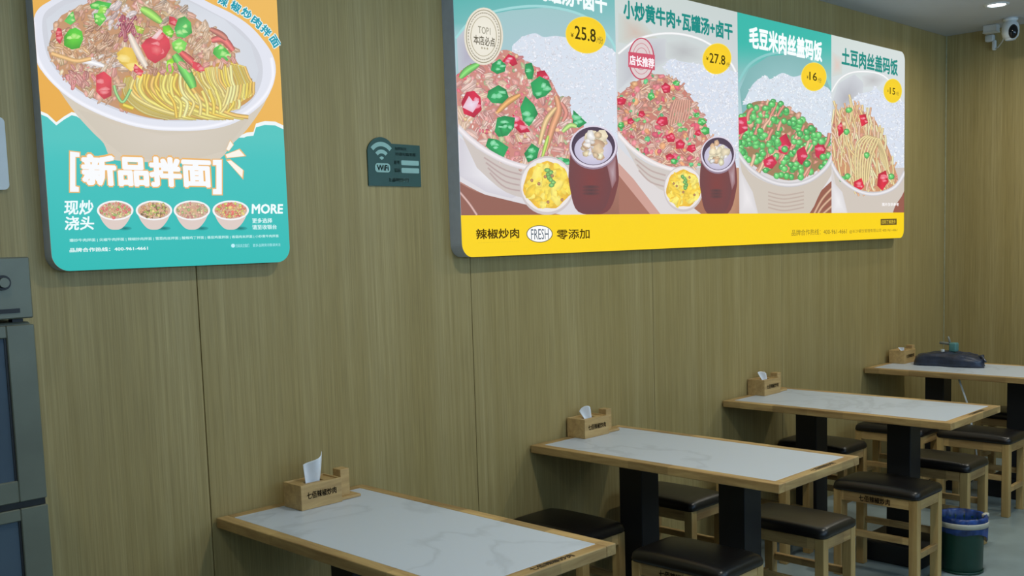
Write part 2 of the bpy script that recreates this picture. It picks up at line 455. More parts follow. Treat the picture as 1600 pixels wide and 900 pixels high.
# ================================================================== TISSUE BOXES
def make_tissue_box(kind, z=ZT):
    t = thing('tissue_box', (0, 0, 0), '', 'tissue box', 'wooden tissue boxes on the tables by the wall')
    w, d, h = .165, .105, .085
    bm = BM()      # hollow body: four walls and a floor
    box(bm, 0, w, -d, -d + .006, 0, h, .001, 1); box(bm, 0, w, -.006, 0, 0, h, .001, 1)
    box(bm, 0, .006, -d + .006, -.006, 0, h, .001, 1); box(bm, w - .006, w, -d + .006, -.006, 0, h, .001, 1)
    box(bm, .006, w - .006, -d + .006, -.006, 0, .006)
    obj('body', bm, M['box'], t)
    bm = BM()      # lid with a slot
    box(bm, .006, w - .006, -d + .006, -.066, h - .012, h - .005); box(bm, .006, w - .006, -.040, -.006, h - .012, h - .005)
    box(bm, .006, .045, -.066, -.040, h - .012, h - .005); box(bm, w - .045, w - .006, -.066, -.040, h - .012, h - .005)
    obj('lid', bm, M['box'], t)
    obj('tray', box(BM(), w, w + .088, -.095, -.008, 0, .010, .002, 1), M['box'], t)
    obj('toothpick_holder', box(BM(), w + .018, w + .056, -.075, -.030, .010, .104, .0015, 1), M['box'], t)
    text_obj('logo_print', '七佰辣椒炒肉', (.022, -d, .035), (1, 0, 0), (0, 0, 1), .12, .024, M['ink'], t, .02, .001)
    # paper sheet standing out of the slot
    bm = BM(); n, mm = 14, 12
    hh = [(.062, .098), (.032, .050), (.036, .044), (.022, .020)][kind]
    W2 = [.034, .026, .024, .012][kind]
    g = {}
    for i in range(n + 1):
        for j in range(mm + 1):
            u = i / n; v = j / mm
            top = hh[0] + (hh[1] - hh[0]) * u
            if kind == 1: top = .045 * math.sin(math.pi * min(1, .15 + u * .85)) + .012
            if kind == 2: top = .040 + .006 * math.sin(7 * u)
            x = w / 2 + (-1 + 2 * u) * W2 * (.75 + .35 * v) + (.012 * v if kind == 0 else -.004 * v)
            y = -.053 + .012 * math.sin(u * 5.5 + v * 1.5) * (.4 + v) + .010 * (v - .5) * (1 if kind else -.6)
            g[i, j] = bm.verts.new((x, y, h - .02 + v * (top + .012)))
    for i in range(n):
        for j in range(mm): bm.faces.new([g[i, j], g[i + 1, j], g[i + 1, j + 1], g[i, j + 1]])
    ti = obj('tissue', bm, M['tissue'], t, True)
    so = ti.modifiers.new('thickness', 'SOLIDIFY'); so.thickness = .0012
    return t
for i, (x, y, lb) in enumerate([
        (.480, -.062, 'wooden tissue box on the nearest table with a tall pointed sheet'),
        (1.985, -.010, 'wooden tissue box on the second table, under the menu board, with a low crumpled sheet'),
        (3.470, -.006, 'wooden tissue box on the third table with a squarish white sheet sticking up'),
        (5.140, -.030, 'wooden tissue box on the farthest table left of the black bag, barely any tissue showing')]):
    t = make_tissue_box(i); t.location = (x, y, ZT + .0006); t['label'] = lb

# ================================================================== BAG AND GADGET ON FAR TABLE
random.seed(5)
t = thing('plastic_bag', (5.235, -.39, ZT), 'flat crumpled black plastic bag lying on the farthest table', 'bag')
bm = BM(); n, mm = 30, 14; rows = []
for j in range(mm + 1):
    f = j / mm; row = []
    rr = math.sin(math.pi * (f * .5 + .02)) ** .6 if j < mm else 1
    for i in range(n):
        a = 2 * math.pi * i / n
        k = rr * (1 + .07 * math.sin(3 * a + 1) + .05 * math.sin(7 * a + f * 3) + random.uniform(-.03, .03))
        sq = (abs(math.cos(a)) ** 4 + abs(math.sin(a)) ** 4) ** -.25
        z = .078 * (1 - f ** 3.2) + random.uniform(-.004, .004) + .010 * math.sin(2 * a + 1.5) * (1 - f)
        row.append(bm.verts.new((.115 * k * sq * math.cos(a), .205 * k * sq * math.sin(a), max(z, .001))))
    rows.append(row)
for a, b in zip(rows, rows[1:]):
    for i in range(n): bm.faces.new([a[i], a[(i + 1) % n], b[(i + 1) % n], b[i]])
bm.faces.new(rows[0]); bm.faces.new(rows[-1])
obj('film', bm, M['bag'], t, True)
bm = BM(); tube(bm, [(.0, -.17, .055), (-.03, -.215, .07), (-.045, -.235, .04), (-.03, -.20, .02)], .012, 8)
obj('knot', bm, M['bag'], t, True)
zb = ZT + .086
t = thing('handheld_scanner', (5.24, -.40, zb), 'small grey and teal gadget standing on the black bag', 'gadget')
obj('body', box(BM(), -.025, .025, -.035, .012, 0, .058, .008, 3), M['teal'], t, True)
bm = BM(); tube(bm, [(-.01, .075, .055), (0, .02, .050), (0, -.02, .046)], .009, 10); obj('arm', bm, M['grey'], t, True)
bm = BM(); tube(bm, [(0, .012, .05), (.0, .018, .075), (.0, .026, .095)], .007, 8); obj('nozzle', bm, M['grey'], t, True)
bm = BM(); cyl(bm, (-.035, .045, .008), .012, .014, 16); obj('cap', bm, M['white'], t)
# white cord hanging below the far table
t = BM(); tube(t, [(4.90, -.578, .7155), (4.90, -.627, .579), (4.905, -.675, .36), (4.91, -.70, .15), (4.92, -.71, .006)], .006, 8)
tag(obj('hanging_cable', t, M['white'], None, True), 'thin white cable slanting down from the underside of the farthest table', 'cable')

# ================================================================== WASTE BIN
t = thing('waste_bin', (3.49, -1.16, 0), 'round dark green waste bin with a blue liner on the floor', 'bin')
bm = BM(); lathe(bm, [(.001, .002), (.090, .002), (.093, .006), (.098, .27), (.102, .285), (.099, .285), (.094, .27), (.089, .012), (.001, .012)], 44)
obj('body', bm, M['bin'], t, True)
bm = BM(); lathe(bm, [(.093, .001), (.097, .001), (.098, .012), (.0945, .014)], 44); obj('foot_ring', bm, M['bin'], t, True)
bm = BM(); lathe(bm, [(.1145, .252), (.1175, .252), (.118, .276), (.116, .280), (.1145, .278)], 44); obj('rim_ring', bm, M['ring'], t, True)
bm = BM(); random.seed(9); rings = []
prof = [(.020, .10), (.075, .12), (.088, .18), (.092, .26), (.098, .300), (.108, .306), (.113, .294), (.114, .262), (.113, .235), (.110, .205)]
n = 72
for j, (r, z) in enumerate(prof):
    ring = []
    for i in range(n):
        a = 2 * math.pi * i / n
        wob = .0022 * math.sin(17 * a + j) + .0015 * math.sin(29 * a)
        zz = z
        if j >= 6:   # overhang is short at the front, long at the right
            k = max(0, math.cos(a - math.radians(-50))) ** 6
            zz = .300 - (.300 - z) * (.85 + .75 * k) + .004 * math.sin(5 * a)
        rr = r + wob if j > 2 else r + wob * 2
        ring.append(bm.verts.new((rr * math.cos(a), rr * math.sin(a), zz)))
    rings.append(ring)
for a, b in zip(rings, rings[1:]):
    for i in range(n): bm.faces.new([a[i], a[(i + 1) % n], b[(i + 1) % n], b[i]])
bm.faces.new(rings[0])
lo = obj('liner', bm, M['liner'], t, True)
obj('handle', box(BM(), .055, .100, -.090, -.068, .284, .306, .006, 3), M['ring'], t, True)

for ch in t.children:
    ch.data.transform(Matrix.Diagonal((1, 1, .885, 1)))

# ================================================================== SECURITY CAMERA
cx, cy = 5.80, -.53
t = thing('security_camera', (cx, cy, ZC), 'white ball-shaped security camera hanging from the ceiling, dark lens', 'camera')
bm = BM(); lathe(bm, [(.001, 0), (.045, 0), (.045, -.014), (.030, -.024), (.001, -.026)], 28); obj('mount', bm, M['white'], t, True)
bm = BM(); lathe(bm, [(.001, -.016), (.030, -.018), (.046, -.034), (.053, -.060), (.053, -.094), (.047, -.118), (.032, -.134), (.001, -.140)], 32)
obj('housing', bm, M['white'], t, True)
dv = (CAM - Vector((cx, cy, ZC - .09))); dv.z = 0; dv = dv.normalized()
bm = BM(); bmesh.ops.create_uvsphere(bm, u_segments=24, v_segments=16, radius=.030)
for v in bm.verts: v.co.z *= 1.5
o = obj('lens', bm, M['lens'], t, True); o.location = (dv.x * .044 + RGT.x * .016, dv.y * .044 + RGT.y * .016, -.090)
o = obj('lens_ring', (lambda b: (lathe(b, [(.030, 0), (.033, .006), (.024, .010), (.020, .004)], 28), b)[1])(BM()), M['white'], t, True)
o.location = (0, 0, -.139)
t = thing('junction_box', (5.93, -.361, ZC), 'small white plastic box on the ceiling left of the security camera', 'box')
obj('body', box(BM(), -.03, .03, -.045, .045, -.045, 0, .006, 2), M['white'], t)
obj('cover', box(BM(), -.032, .032, -.047, .047, -.052, -.045, .002, 1), M['white'], t)
t = thing('power_adapter', (XB, -.30, 2.885), 'white power plug with a cord on the end wall below the security camera', 'plug')
obj('plug', box(BM(), -.045, 0, -.035, .022, -.012, .035, .010, 3), M['white'], t, True)
obj('strain_relief', box(BM(), -.035, -.008, -.048, -.022, -.072, -.004, .008, 3), M['white'], t, True)
bm = BM(); tube(bm, [(-.022, -.035, -.066), (-.05, -.07, -.06), (-.11, -.12, -.035), (-.17, -.155, -.01), (-.202, -.180, -.002)], .004, 8)
obj('cord', bm, M['white'], t, True)

# ================================================================== STEEL CABINET
t = thing('steel_cabinet', (-.80, -.33, 0), 'tall grey steel cabinet with glass doors at the left edge', 'cabinet')
x0, x1, yf, yb = -.30, .296, -.27, .30        # in its own frame: the front stands at y = -.6
bm = BM()
box(bm, x0, x1, yf + .012, yb, .06, 1.475, .004, 1)
obj('body', bm, M['steel'], t)
for sx in (x0 + .04, x1 - .04):
    for sy in (yf + .06, yb - .05):
        bm = BM(); cyl(bm, (sx, sy, .031), .018, .060, 16); obj('foot', bm, M['rubber'], t)
def cab_door(z0, z1):
    bm = BM(); s = .062
    a, b = x0 + .002, x1 - .001
    box(bm, a, a + s, yf - .012, yf + .011, z0, z1, .002, 1); box(bm, b - s, b, yf - .012, yf + .011, z0, z1, .002, 1)
    box(bm, a + s, b - s, yf - .012, yf + .011, z0, z0 + .05, .002, 1); box(bm, a + s, b - s, yf - .012, yf + .011, z1 - .028, z1, .002, 1)
    d = obj('door', bm, M['steel'], t)
    obj('pane', box(BM(), a + s, b - s, yf - .004, yf + .004, z0 + .05, z1 - .028), M['glass_dark'], d)
    obj('gasket', box(BM(), b - s - .005, b - s, yf - .0065, yf - .004, z0 + .05, z1 - .028), M['rubber'], d)
    obj('handle', box(BM(), a + .018, a + .034, yf - .04, yf - .010, z0 + .1, z0 + .26, .004, 2), M['rubber'], d)
cab_door(.08, 1.047); cab_door(1.063, 1.470)
obj('door_gap', box(BM(), x0 + .004, x1 - .004, yf - .006, yf + .011, 1.048, 1.062), M['rubber'], t)
t = thing('steel_appliance', (-.80, -.33, 1.4755), 'square steel appliance with a round black dial on top of the cabinet', 'appliance')
x0, x1 = -.30, .300
obj('body', box(BM(), x0, x1, yf, yb - .05, .008, .149, .003, 1), M['steel'], t)
obj('slot', box(BM(), x0 + .05, x1 - .030, yf - .002, yf + .002, .022, .032), M['rubber'], t)
bm = BM(); cyl(bm, (.236, yf - .004, .092), .017, .008, 32, axis='y'); d = obj('dial', bm, M['rubber'], t)
bm = BM(); cyl(bm, (.236, yf - .011, .092), .011, .010, 24, axis='y'); obj('dial_cap', bm, M['steel'], d)
for sx in (x0 + .03, x1 - .03):
    for sy in (yf + .03, yb - .08):
        obj('foot', box(BM(), sx - .012, sx + .012, sy - .012, sy + .012, 0, .008), M['rubber'], t)

# ================================================================== FLAT PRINT BUILDER
def to_plane(px, py, y):
    """point of the sheet at wall distance y that the photograph shows at a pixel"""
    d = FWD + RGT * ((px - PX) / F_PX) - UPV * ((py - PY) / F_PX)
    k = (y - CAM.y) / d.y
    return (CAM.x + d.x * k, CAM.z + d.z * k)
def rounded_rect(x0, x1, z0, z1, r, corners=(1, 1, 1, 1), n=8):
    """counter-clockwise outline; corners order: bottom left, bottom right, top right, top left"""
    pts = []
    for q, (cx, cz, a0) in enumerate([(x0, z0, 180), (x1, z0, 270), (x1, z1, 0), (x0, z1, 90)]):
        if corners[q]:
            ox = cx + (r if q in (0, 3) else -r); oz = cz + (r if q in (0, 1) else -r)
            for k in range(n + 1):
                a = math.radians(a0 + 90 * k / n); pts.append((ox + r * math.cos(a), oz + r * math.sin(a)))
        else: pts.append((cx, cz))
    return pts
class Art:
    def __init__(s, y, clip):
        s.veil = .16; s.y = y; s.clip = clip; s.v = []; s.f = []; s.c = []; s.d = 0.0
        xs = [p[0] for p in clip]; zs = [p[1] for p in clip]
        s.bb = (min(xs), max(xs), min(zs), max(zs))
    def tri(s, P, C, d=None):
        d = s.d if d is None else d
        m = .058; b = s.bb
        if all(b[0] + m < p[0] < b[1] - m and b[2] + m < p[1] < b[3] - m for p in P):
            i = len(s.v)
            if (P[1][0] - P[0][0]) * (P[2][1] - P[0][1]) - (P[2][0] - P[0][0]) * (P[1][1] - P[0][1]) < 0: P = [P[0], P[2], P[1]]; C = [C[0], C[2], C[1]]
            for p, c in zip(P, C): s.v.append((p[0], s.y - d, p[1])); s.c.append(c)
            s.f.append([i, i + 1, i + 2]); return
        poly = [(p[0], p[1], c) for p, c in zip(P, C)]
        n = len(s.clip)
        for i in range(n):
            ax, az = s.clip[i]; bx, bz = s.clip[(i + 1) % n]
            def side(q): return (bx - ax) * (q[1] - az) - (bz - az) * (q[0] - ax)
            sd = [side(q) for q in poly]
            if all(v >= 0 for v in sd): continue
            if all(v < 0 for v in sd): return
            out = []
            for k in range(len(poly)):
                a, b = poly[k], poly[(k + 1) % len(poly)]; sa, sb = sd[k], sd[(k + 1) % len(poly)]
                if sa >= 0: out.append(a)
                if (sa >= 0) != (sb >= 0):
                    t = sa / (sa - sb)
                    out.append((a[0] + (b[0] - a[0]) * t, a[1] + (b[1] - a[1]) * t, mixc(a[2], b[2], t)))
            poly = out
            if len(poly) < 3: return
        base = len(s.v)
        ar = sum(poly[k][0] * poly[(k + 1) % len(poly)][1] - poly[(k + 1) % len(poly)][0] * poly[k][1] for k in range(len(poly)))
        if ar < 0: poly = poly[::-1]
        for q in poly: s.v.append((q[0], s.y - d, q[1])); s.c.append(q[2])
        s.f.append(list(range(base, base + len(poly))))
    def P(s, p): return to_plane(p[0], p[1], s.y)
    def up(s, k=1.2e-5): s.d += k
    def poly(s, pts, col, plane=False):
        """filled outline (may be concave), points in photograph pixels"""
        q = pts if plane else [s.P(p) for p in pts]
        s.up()
        for t in tessellate_polygon([[Vector((a, b, 0)) for a, b in q]]):
            s.tri([q[i] for i in t], [col] * 3)
    def fan(s, pts, cc, ce, d=None, jit=0):
        """soft blob: centre colour to edge colour"""
        q = [s.P(p) for p in pts]; n = len(q)
        c = (sum(a for a, b in q) / n, sum(b for a, b in q) / n)
        E = [mulc(ce, 1 + random.uniform(-jit, jit)) for _ in q]
        for k in range(n): s.tri([c, q[k], q[(k + 1) % n]], [cc, E[k], E[(k + 1) % n]], d)
    def grid(s, x0, x1, y0, y1, fn, nx=10, ny=10, edge=None):
        """shaded field over a pixel box; fn(u, v) gives the colour"""
        s.up()
        pt = lambda u, v: s.P((x0 + (x1 - x0) * u, y0 + (y1 - y0) * v))
        for i in range(nx):
            for j in range(ny):
                u0, u1, v0, v1 = i / nx, (i + 1) / nx, j / ny, (j + 1) / ny
                a, b, c, e = pt(u0, v0), pt(u1, v0), pt(u1, v1), pt(u0, v1)
                A, B, C, E = fn(u0, v0), fn(u1, v0), fn(u1, v1), fn(u0, v1)
                s.tri([a, b, c], [A, B, C]); s.tri([a, c, e], [A, C, E])
    def ell(s, cx, cy, rx, ry, cc, ce=None, ang=0, n=36):
        s.up(); a = math.radians(ang)
        s.fan([(cx + rx * math.cos(t) * math.cos(a) - ry * math.sin(t) * math.sin(a), cy + rx * math.cos(t) * math.sin(a) + ry * math.sin(t) * math.cos(a))
               for t in [2 * math.pi * k / n for k in range(n)]], cc, ce or cc)
    def ring(s, cx, cy, rx, ry, w, col, n=48, a0=0, a1=360, ang=0):
        s.up(); g = math.radians(ang)
        def pt(k, e):
            t = math.radians(a0 + (a1 - a0) * k / n); x = (rx + e) * math.cos(t); y = (ry + e) * math.sin(t)
            return s.P((cx + x * math.cos(g) - y * math.sin(g), cy + x * math.sin(g) + y * math.cos(g)))
        for k in range(n):
            a, b, c, d = pt(k, -w / 2), pt(k + 1, -w / 2), pt(k + 1, w / 2), pt(k, w / 2)
            s.tri([a, b, c], [col] * 3); s.tri([a, c, d], [col] * 3)
    def blob(s, x, y, rx, ry, ang, col, hi=1.18, lo=.72, n=8, d=None, rough=.18, spot=None):
        a = math.radians(ang); pts = []; col = mixc(col, (246, 234, 232), s.veil)
        for k in range(n):
            t = 2 * math.pi * k / n; r = 1 + random.uniform(-rough, rough)
            X, Y = rx * r * math.cos(t), ry * r * math.sin(t)
            pts.append((x + X * math.cos(a) - Y * math.sin(a), y + X * math.sin(a) + Y * math.cos(a)))
        s.fan(pts, mulc(col, hi), mulc(col, lo), d, .12)
        if spot:
            dd = (s.d if d is None else d) + 4e-6
            X, Y = x - rx * .2, y - ry * .3
            s.fan([(X + rx * .32 * math.cos(t), Y + ry * .26 * math.sin(t)) for t in [k * 1.047 for k in range(6)]], spot, mixc(spot, col, .5), dd)
    def strand(s, pts, w, col, lo=.68, hi=1.12, d=None, taper=0):
        P = catmull(pts, 5); d = s.d if d is None else d
        n = len(P); L = []
        for k in range(n):
            a = P[max(k - 1, 0)]; b = P[min(k + 1, n - 1)]
            dx, dy = b[0] - a[0], b[1] - a[1]; m = math.hypot(dx, dy) or 1
            ww = w / 2 * (1 - taper * abs(2 * k / (n - 1) - 1) ** 2)
            nx, ny = -dy / m * ww, dx / m * ww
            L.append((s.P((P[k][0] - nx, P[k][1] - ny)), s.P(P[k]), s.P((P[k][0] + nx, P[k][1] + ny))))
        col = mixc(col, (246, 234, 232), s.veil * .6); e, c = mulc(col, lo), mulc(col, hi)
        for p, q in zip(L, L[1:]):
            for i, (c0, c1) in enumerate([(c, e), (e, c)] if False else [(e, c), (c, e)]):
                s.tri([p[i], q[i], q[i + 1]], [c0, c0, c1], d); s.tri([p[i], q[i + 1], p[i + 1]], [c0, c1, c1], d)
    def scatter(s, region, n, fn, k=40):
        """n pieces at random points of a pixel region; fn(x, y, depth)"""
        xs = [p[0] for p in region]; ys = [p[1] for p in region]; i = 0; tries = 0
        s.up(2e-5)
        while i < n and tries < n * 20:
            tries += 1
            x, y = random.uniform(min(xs), max(xs)), random.uniform(min(ys), max(ys))
            if inside(x, y, region):
                fn(x, y, s.d + (i % k) * 9e-6); i += 1
        s.d += k * 9e-6 + 2e-5
    def text(s, body, bl, tr, col, offset=.02, shear=0.0, rot=0.0):
        """lettering filling the box between two pixels (bottom left, top right), level on the sheet"""
        T, (a, b, c, d) = text_tris(body, offset, shear)
        x0, z0 = s.P(bl); x1, z1 = s.P(tr); s.up()
        cx, cz = (x0 + x1) / 2, (z0 + z1) / 2; cr, sr = math.cos(math.radians(rot)), math.sin(math.radians(rot))
        def w(p):
            X = x0 + (p[0] - a) / (b - a) * (x1 - x0) - cx; Z = z0 + (p[1] - c) / (d - c) * (z1 - z0) - cz
            return (cx + X * cr - Z * sr, cz + X * sr + Z * cr)
        for t in T: s.tri([w(p) for p in t], [col] * 3)
    def build(s, name, mat, parent):
        me = bpy.data.meshes.new(name)
        o0 = parent.matrix_world.translation if False else parent.location
        me.from_pydata([(v[0] - o0.x, v[1] - o0.y, v[2] - o0.z) for v in s.v], [], s.f)
        at = me.color_attributes.new('ink', 'FLOAT_COLOR', 'POINT')
        at.data.foreach_set('color', [x for c in s.c for x in lin(c)])
        me.materials.append(mat)
        o = bpy.data.objects.new(name, me); COL.objects.link(o); o.parent = parent
        return o
def catmull(pts, n=6):
    if len(pts) < 3: return list(pts)
    P = [pts[0]] + list(pts) + [pts[-1]]; out = []
    for i in range(1, len(P) - 2):
        a, b, c, d = P[i - 1], P[i], P[i + 1], P[i + 2]
        for k in range(n):
            t = k / n
            out.append(tuple(.5 * (2 * b[j] + (c[j] - a[j]) * t + (2 * a[j] - 5 * b[j] + 4 * c[j] - d[j]) * t * t + (3 * b[j] - a[j] - 3 * c[j] + d[j]) * t ** 3) for j in (0, 1)))
    out.append(pts[-1]); return out
def inside(x, y, R):
    r = False; n = len(R); j = n - 1
    for i in range(n):
        if (R[i][1] > y) != (R[j][1] > y) and x < (R[j][0] - R[i][0]) * (y - R[i][1]) / (R[j][1] - R[i][1]) + R[i][0]: r = not r
        j = i
    return r
def light_box(t, outline, y_front, mat, name='light_box'):
    """shallow box with the given outline, from the wall to just behind the printed sheet"""
    bm = BM(); L = t.location
    rings = []
    for yy, k in ((-.0005, 0), (y_front + .004, 0), (y_front + .0015, 0)):
        rings.append([bm.verts.new((x - L.x, yy - L.y, z - L.z)) for x, z in outline])
    for a, b in zip(rings, rings[1:]):
        for i in range(len(a)): bm.faces.new([a[i], a[(i + 1) % len(a)], b[(i + 1) % len(a)], b[i]])
    bm.faces.new(rings[0]); bm.faces.new(rings[-1])
    return obj(name, bm, mat, t)
R = random.uniform
def pick(*a): return random.choice(a)

# shared picture pieces
RED, PINK, GRN, LGRN, TAN, BRN, YEL, WHT = (214, 52, 78), (232, 130, 130), (66, 190, 104), (150, 222, 90), (214, 160, 124), (176, 118, 96), (236, 202, 96), (240, 236, 240)
def pieces(art, region, n, cols, smin, smax, slim=.55, k=40, n_pts=7):
    def fn(x, y, d):
        s = R(smin, smax); art.blob(x, y, s, s * R(slim, 1), R(0, 180), random.choice(cols), d=d, n=n_pts, hi=R(1.02, 1.22), lo=R(.74, .94), rough=.30)
    art.scatter(region, n, fn, k)
def rice(art, region, n, base=(222, 228, 240)):
    def fn(x, y, d):
        s = R(2.2, 3.6); c = mulc(base, R(.95, 1.05)); art.blob(x, y, s, s * .42, R(0, 180), c, hi=1.08, lo=R(.90, .98), d=d, n=6, rough=.1)
    art.scatter(region, n, fn)
def chunk(art, pts, col, light, dark):
    """irregular glossy piece: darker rim and a few ragged shines"""
    art.up(); art.fan(pts, col, mixc(col, dark, .45), None, .14)
    n = len(pts); cx = sum(p[0] for p in pts) / n; cy = sum(p[1] for p in pts) / n
    for q in range(3):
        p = pts[random.randrange(n)]; k = R(.15, .6); x, y = cx + (p[0] - cx) * k, cy + (p[1] - cy) * k
        s = .40 * math.hypot(p[0] - cx, p[1] - cy); g = R(0, 3.1); art.up(4e-6)
        art.fan([(x + s * R(.5, 1.3) * math.cos(t + g) , y + s * R(.3, .8) * math.sin(t + g)) for t in [j * 1.047 for j in range(6)]], mixc(col, light, R(.75, 1)), mixc(col, light, R(.15, .5)))
def meat(art, x, y, r, ang, col, d=None):
    """streaky slice of meat"""
    art.up(6e-6) if d is None else None
    d = art.d if d is None else d
    a = math.radians(ang); ca, sa = math.cos(a), math.sin(a); w = r * R(.38, .6)
    art.blob(x, y, r, w, ang, col, hi=1.08, lo=.78, n=9, d=d, rough=.22)
    for q in range(4):
        o = w * (-.7 + 1.4 * (q + R(.2, .8)) / 4); c = mixc(col, (255, 236, 226), R(.2, .7)) if q % 2 else mulc(col, R(.78, .9))
        P = [(x + u * ca - (o + v) * sa, y + u * sa + (o + v) * ca) for u, v in ((-r * .8, R(-1, 1)), (0, R(-1, 1)), (r * .8, R(-1, 1)))]
        art.strand(P, w * .28, c, lo=.9, hi=1.05, d=d + 5e-6, taper=.7)
def meats(art, region, n, cols, smin, smax, ang=None):
    def fn(x, y, d): meat(art, x, y, R(smin, smax), R(0, 180) if ang is None else R(*ang), random.choice(cols), d)
    art.scatter(region, n, fn, 46)
def rchunk(art, x, y, r, col, light, dark, n=5):
    t0 = R(0, 6.28)
    chunk(art, [(x + r * R(.75, 1.15) * math.cos(t0 + 6.283 * k / n), y + r * R(.7, 1.1) * math.sin(t0 + 6.283 * k / n)) for k in range(n)], col, light, dark)
def slices(art, region, n, cols, smin, smax): meats(art, region, n, cols, smin, smax)
def egg_bowl(a, cx, cy, rx, ry):
    a.ell(cx, cy + 1, rx, ry, (236, 230, 226), (206, 196, 196)); a.ell(cx, cy, rx * .95, ry * .92, (244, 240, 236), (236, 230, 228))
    pts = [(cx + rx * .86 * math.cos(t) * (1 + .05 * math.sin(5 * t)), cy + ry * .02 + ry * .80 * math.sin(t) * (1 + .05 * math.sin(7 * t))) for t in [k * .1963 for k in range(32)]]
    a.up(); a.fan(pts, (252, 222, 84), (232, 184, 58), None, .06)
    reg = [(cx + (p[0] - cx) * .85, cy + (p[1] - cy) * .85) for p in pts]
    def fn(x, y, d): a.blob(x, y, R(.12, .3) * rx, R(.08, .16) * rx, R(0, 180), pick((252, 222, 84), (246, 208, 66), (252, 230, 110)), hi=1.04, lo=.96, d=d, n=8, rough=.25)
    v0 = a.veil; a.veil = .05; a.scatter(reg, 70, fn); a.veil = v0
    for q in range(6): a.up(); a.blob(cx + R(-.6, .6) * rx, cy + R(-.6, .6) * ry, rx * .06, ry * .06, 0, (168, 104, 48))
    for q in range(7):
        a.up(); a.blob(cx + rx * (.02 + .14 * (q / 6) + R(-.08, .08)), cy - ry * .5 + ry * .5 * q / 6, rx * .11, ry * .08, R(0, 180), (92, 178, 66))
def jar(a, cx, cy, rx, ry, w, bot):
    body = catmull([(cx - rx * .92, cy), (cx - w * .98, cy + (bot - cy) * .35), (cx - w * .95, cy + (bot - cy) * .6), (cx - w * .6, bot), (cx + w * .55, bot),
                    (cx + w * .98, cy + (bot - cy) * .6), (cx + w * 1.0, cy + (bot - cy) * .3), (cx + rx * .92, cy)], 5)
    a.poly(body, (122, 66, 66))
    a.up(); a.fan([(cx - w * .1 + (p[0] - cx) * .86, cy + (p[1] - cy) * .97 + 1) for p in body], (128, 62, 60), (112, 66, 68))
    a.up(); a.fan([(cx + w * .55, cy + ry * .9), (cx + w * .9, cy + ry * .5), (cx + w * .92, cy + ry * 1.6), (cx + w * .75, cy + ry * 2)], (186, 160, 168), (150, 104, 108))
    for q in range(3): a.up(); a.ell(cx - w * .1, cy + (bot - cy) * (.62 + .05 * q), w * .35, 3, (84, 58, 60), (112, 64, 64))
    a.ell(cx, cy + 1.5, rx * 1.02, ry * 1.04, (190, 170, 186), (150, 128, 146)); a.ell(cx, cy, rx, ry, (222, 214, 230)); a.ell(cx, cy - ry * .02, rx * .92, ry * .91, (92, 72, 92), (74, 56, 76))
    a.ell(cx, cy + ry * .14, rx * .80, ry * .72, (226, 222, 236), (196, 190, 214))
    reg = [(cx + rx * .5 * math.cos(t), cy - ry * .02 + ry * .62 * math.sin(t)) for t in [k * .6283 for k in range(10)]]
    pieces(a, reg, 26, [(216, 186, 140), (196, 152, 110), (236, 222, 180), (230, 226, 220)], rx * .12, rx * .3)
def badge(a, cx, cy, rx, ry, ang, price, bl, tr, y0, yr, yt):
    a.ell(cx, cy, rx + 1, ry + 1, (246, 220, 60), (240, 216, 80), ang); a.ell(cx, cy, rx, ry, (252, 214, 16), (248, 208, 20), ang)
    ink = (66, 58, 20)
    a.text(price, bl, tr, ink, .02)
    a.text('¥', y0[0], y0[1], ink, .01); a.text('/份', yt[0], yt[1], (120, 100, 30), .0)

# ================================================================== MENU BOARD
d_s = -.068
SX0, SX1, SZ0, SZY, SZ1 = 1.3376, 5.2663, 1.5672, 1.7314, 2.7561
board = thing('menu_board', ((SX0 + SX1) / 2, 0, SZ0), 'long backlit menu board with four priced rice bowls above a yellow strip', 'menu board')
OUT = rounded_rect(SX0, SX1, SZ0, SZ1, .055)
light_box(board, OUT, d_s, M['alu'])
XC = [SX0, to_plane(964, 170, d_s)[0], to_plane(1153.5, 170, d_s)[0], to_plane(1299, 170, d_s)[0], SX1]

def panel_clip(i, top=True):
    return rounded_rect(XC[i], XC[i + 1], SZY, SZ1, .055, (0, 0, 1 if i == 3 else 0, 1 if i == 0 else 0))

# ---- dish one: green pepper pork
random.seed(11)
a = Art(d_s, panel_clip(0)); a.veil = .27
def bg(u, v):
    t = mixc((70, 172, 164), (92, 180, 174), u)
    if v < .36: return mixc(t, (150, 196, 200), max(0, (v - .16) / .2) * (.6 + .4 * u))
    return mixc((150, 196, 200), (206, 216, 226), min(1, (v - .36) / .2))
a.grid(706, 970, -120, 345, bg, 12, 30)
a.up(); a.fan([(716, 60), (760, 24), (800, 16), (850, 12), (905, 20), (955, 70), (962, 140), (880, 150), (760, 140), (712, 130)], (168, 198, 206), (160, 198, 200))
a.up(); a.strand([(712, 60), (740, 30), (790, 14), (850, 10), (910, 24), (950, 56), (968, 92)], 4, (124, 186, 186), lo=1.1)
a.up(); a.fan([(714, 60), (730, 40), (745, 60), (760, 110), (740, 112), (716, 112)], (176, 170, 188), (190, 196, 206))
RR = catmull([(800, 72), (816, 58), (836, 52), (850, 58), (870, 56), (900, 62), (930, 66), (964, 84), (970, 120), (970, 340), (900, 330), (880, 220), (850, 140), (800, 110)], 4)
a.poly(RR, (216, 224, 236))
rice(a, RR, 1100, (214, 222, 236))
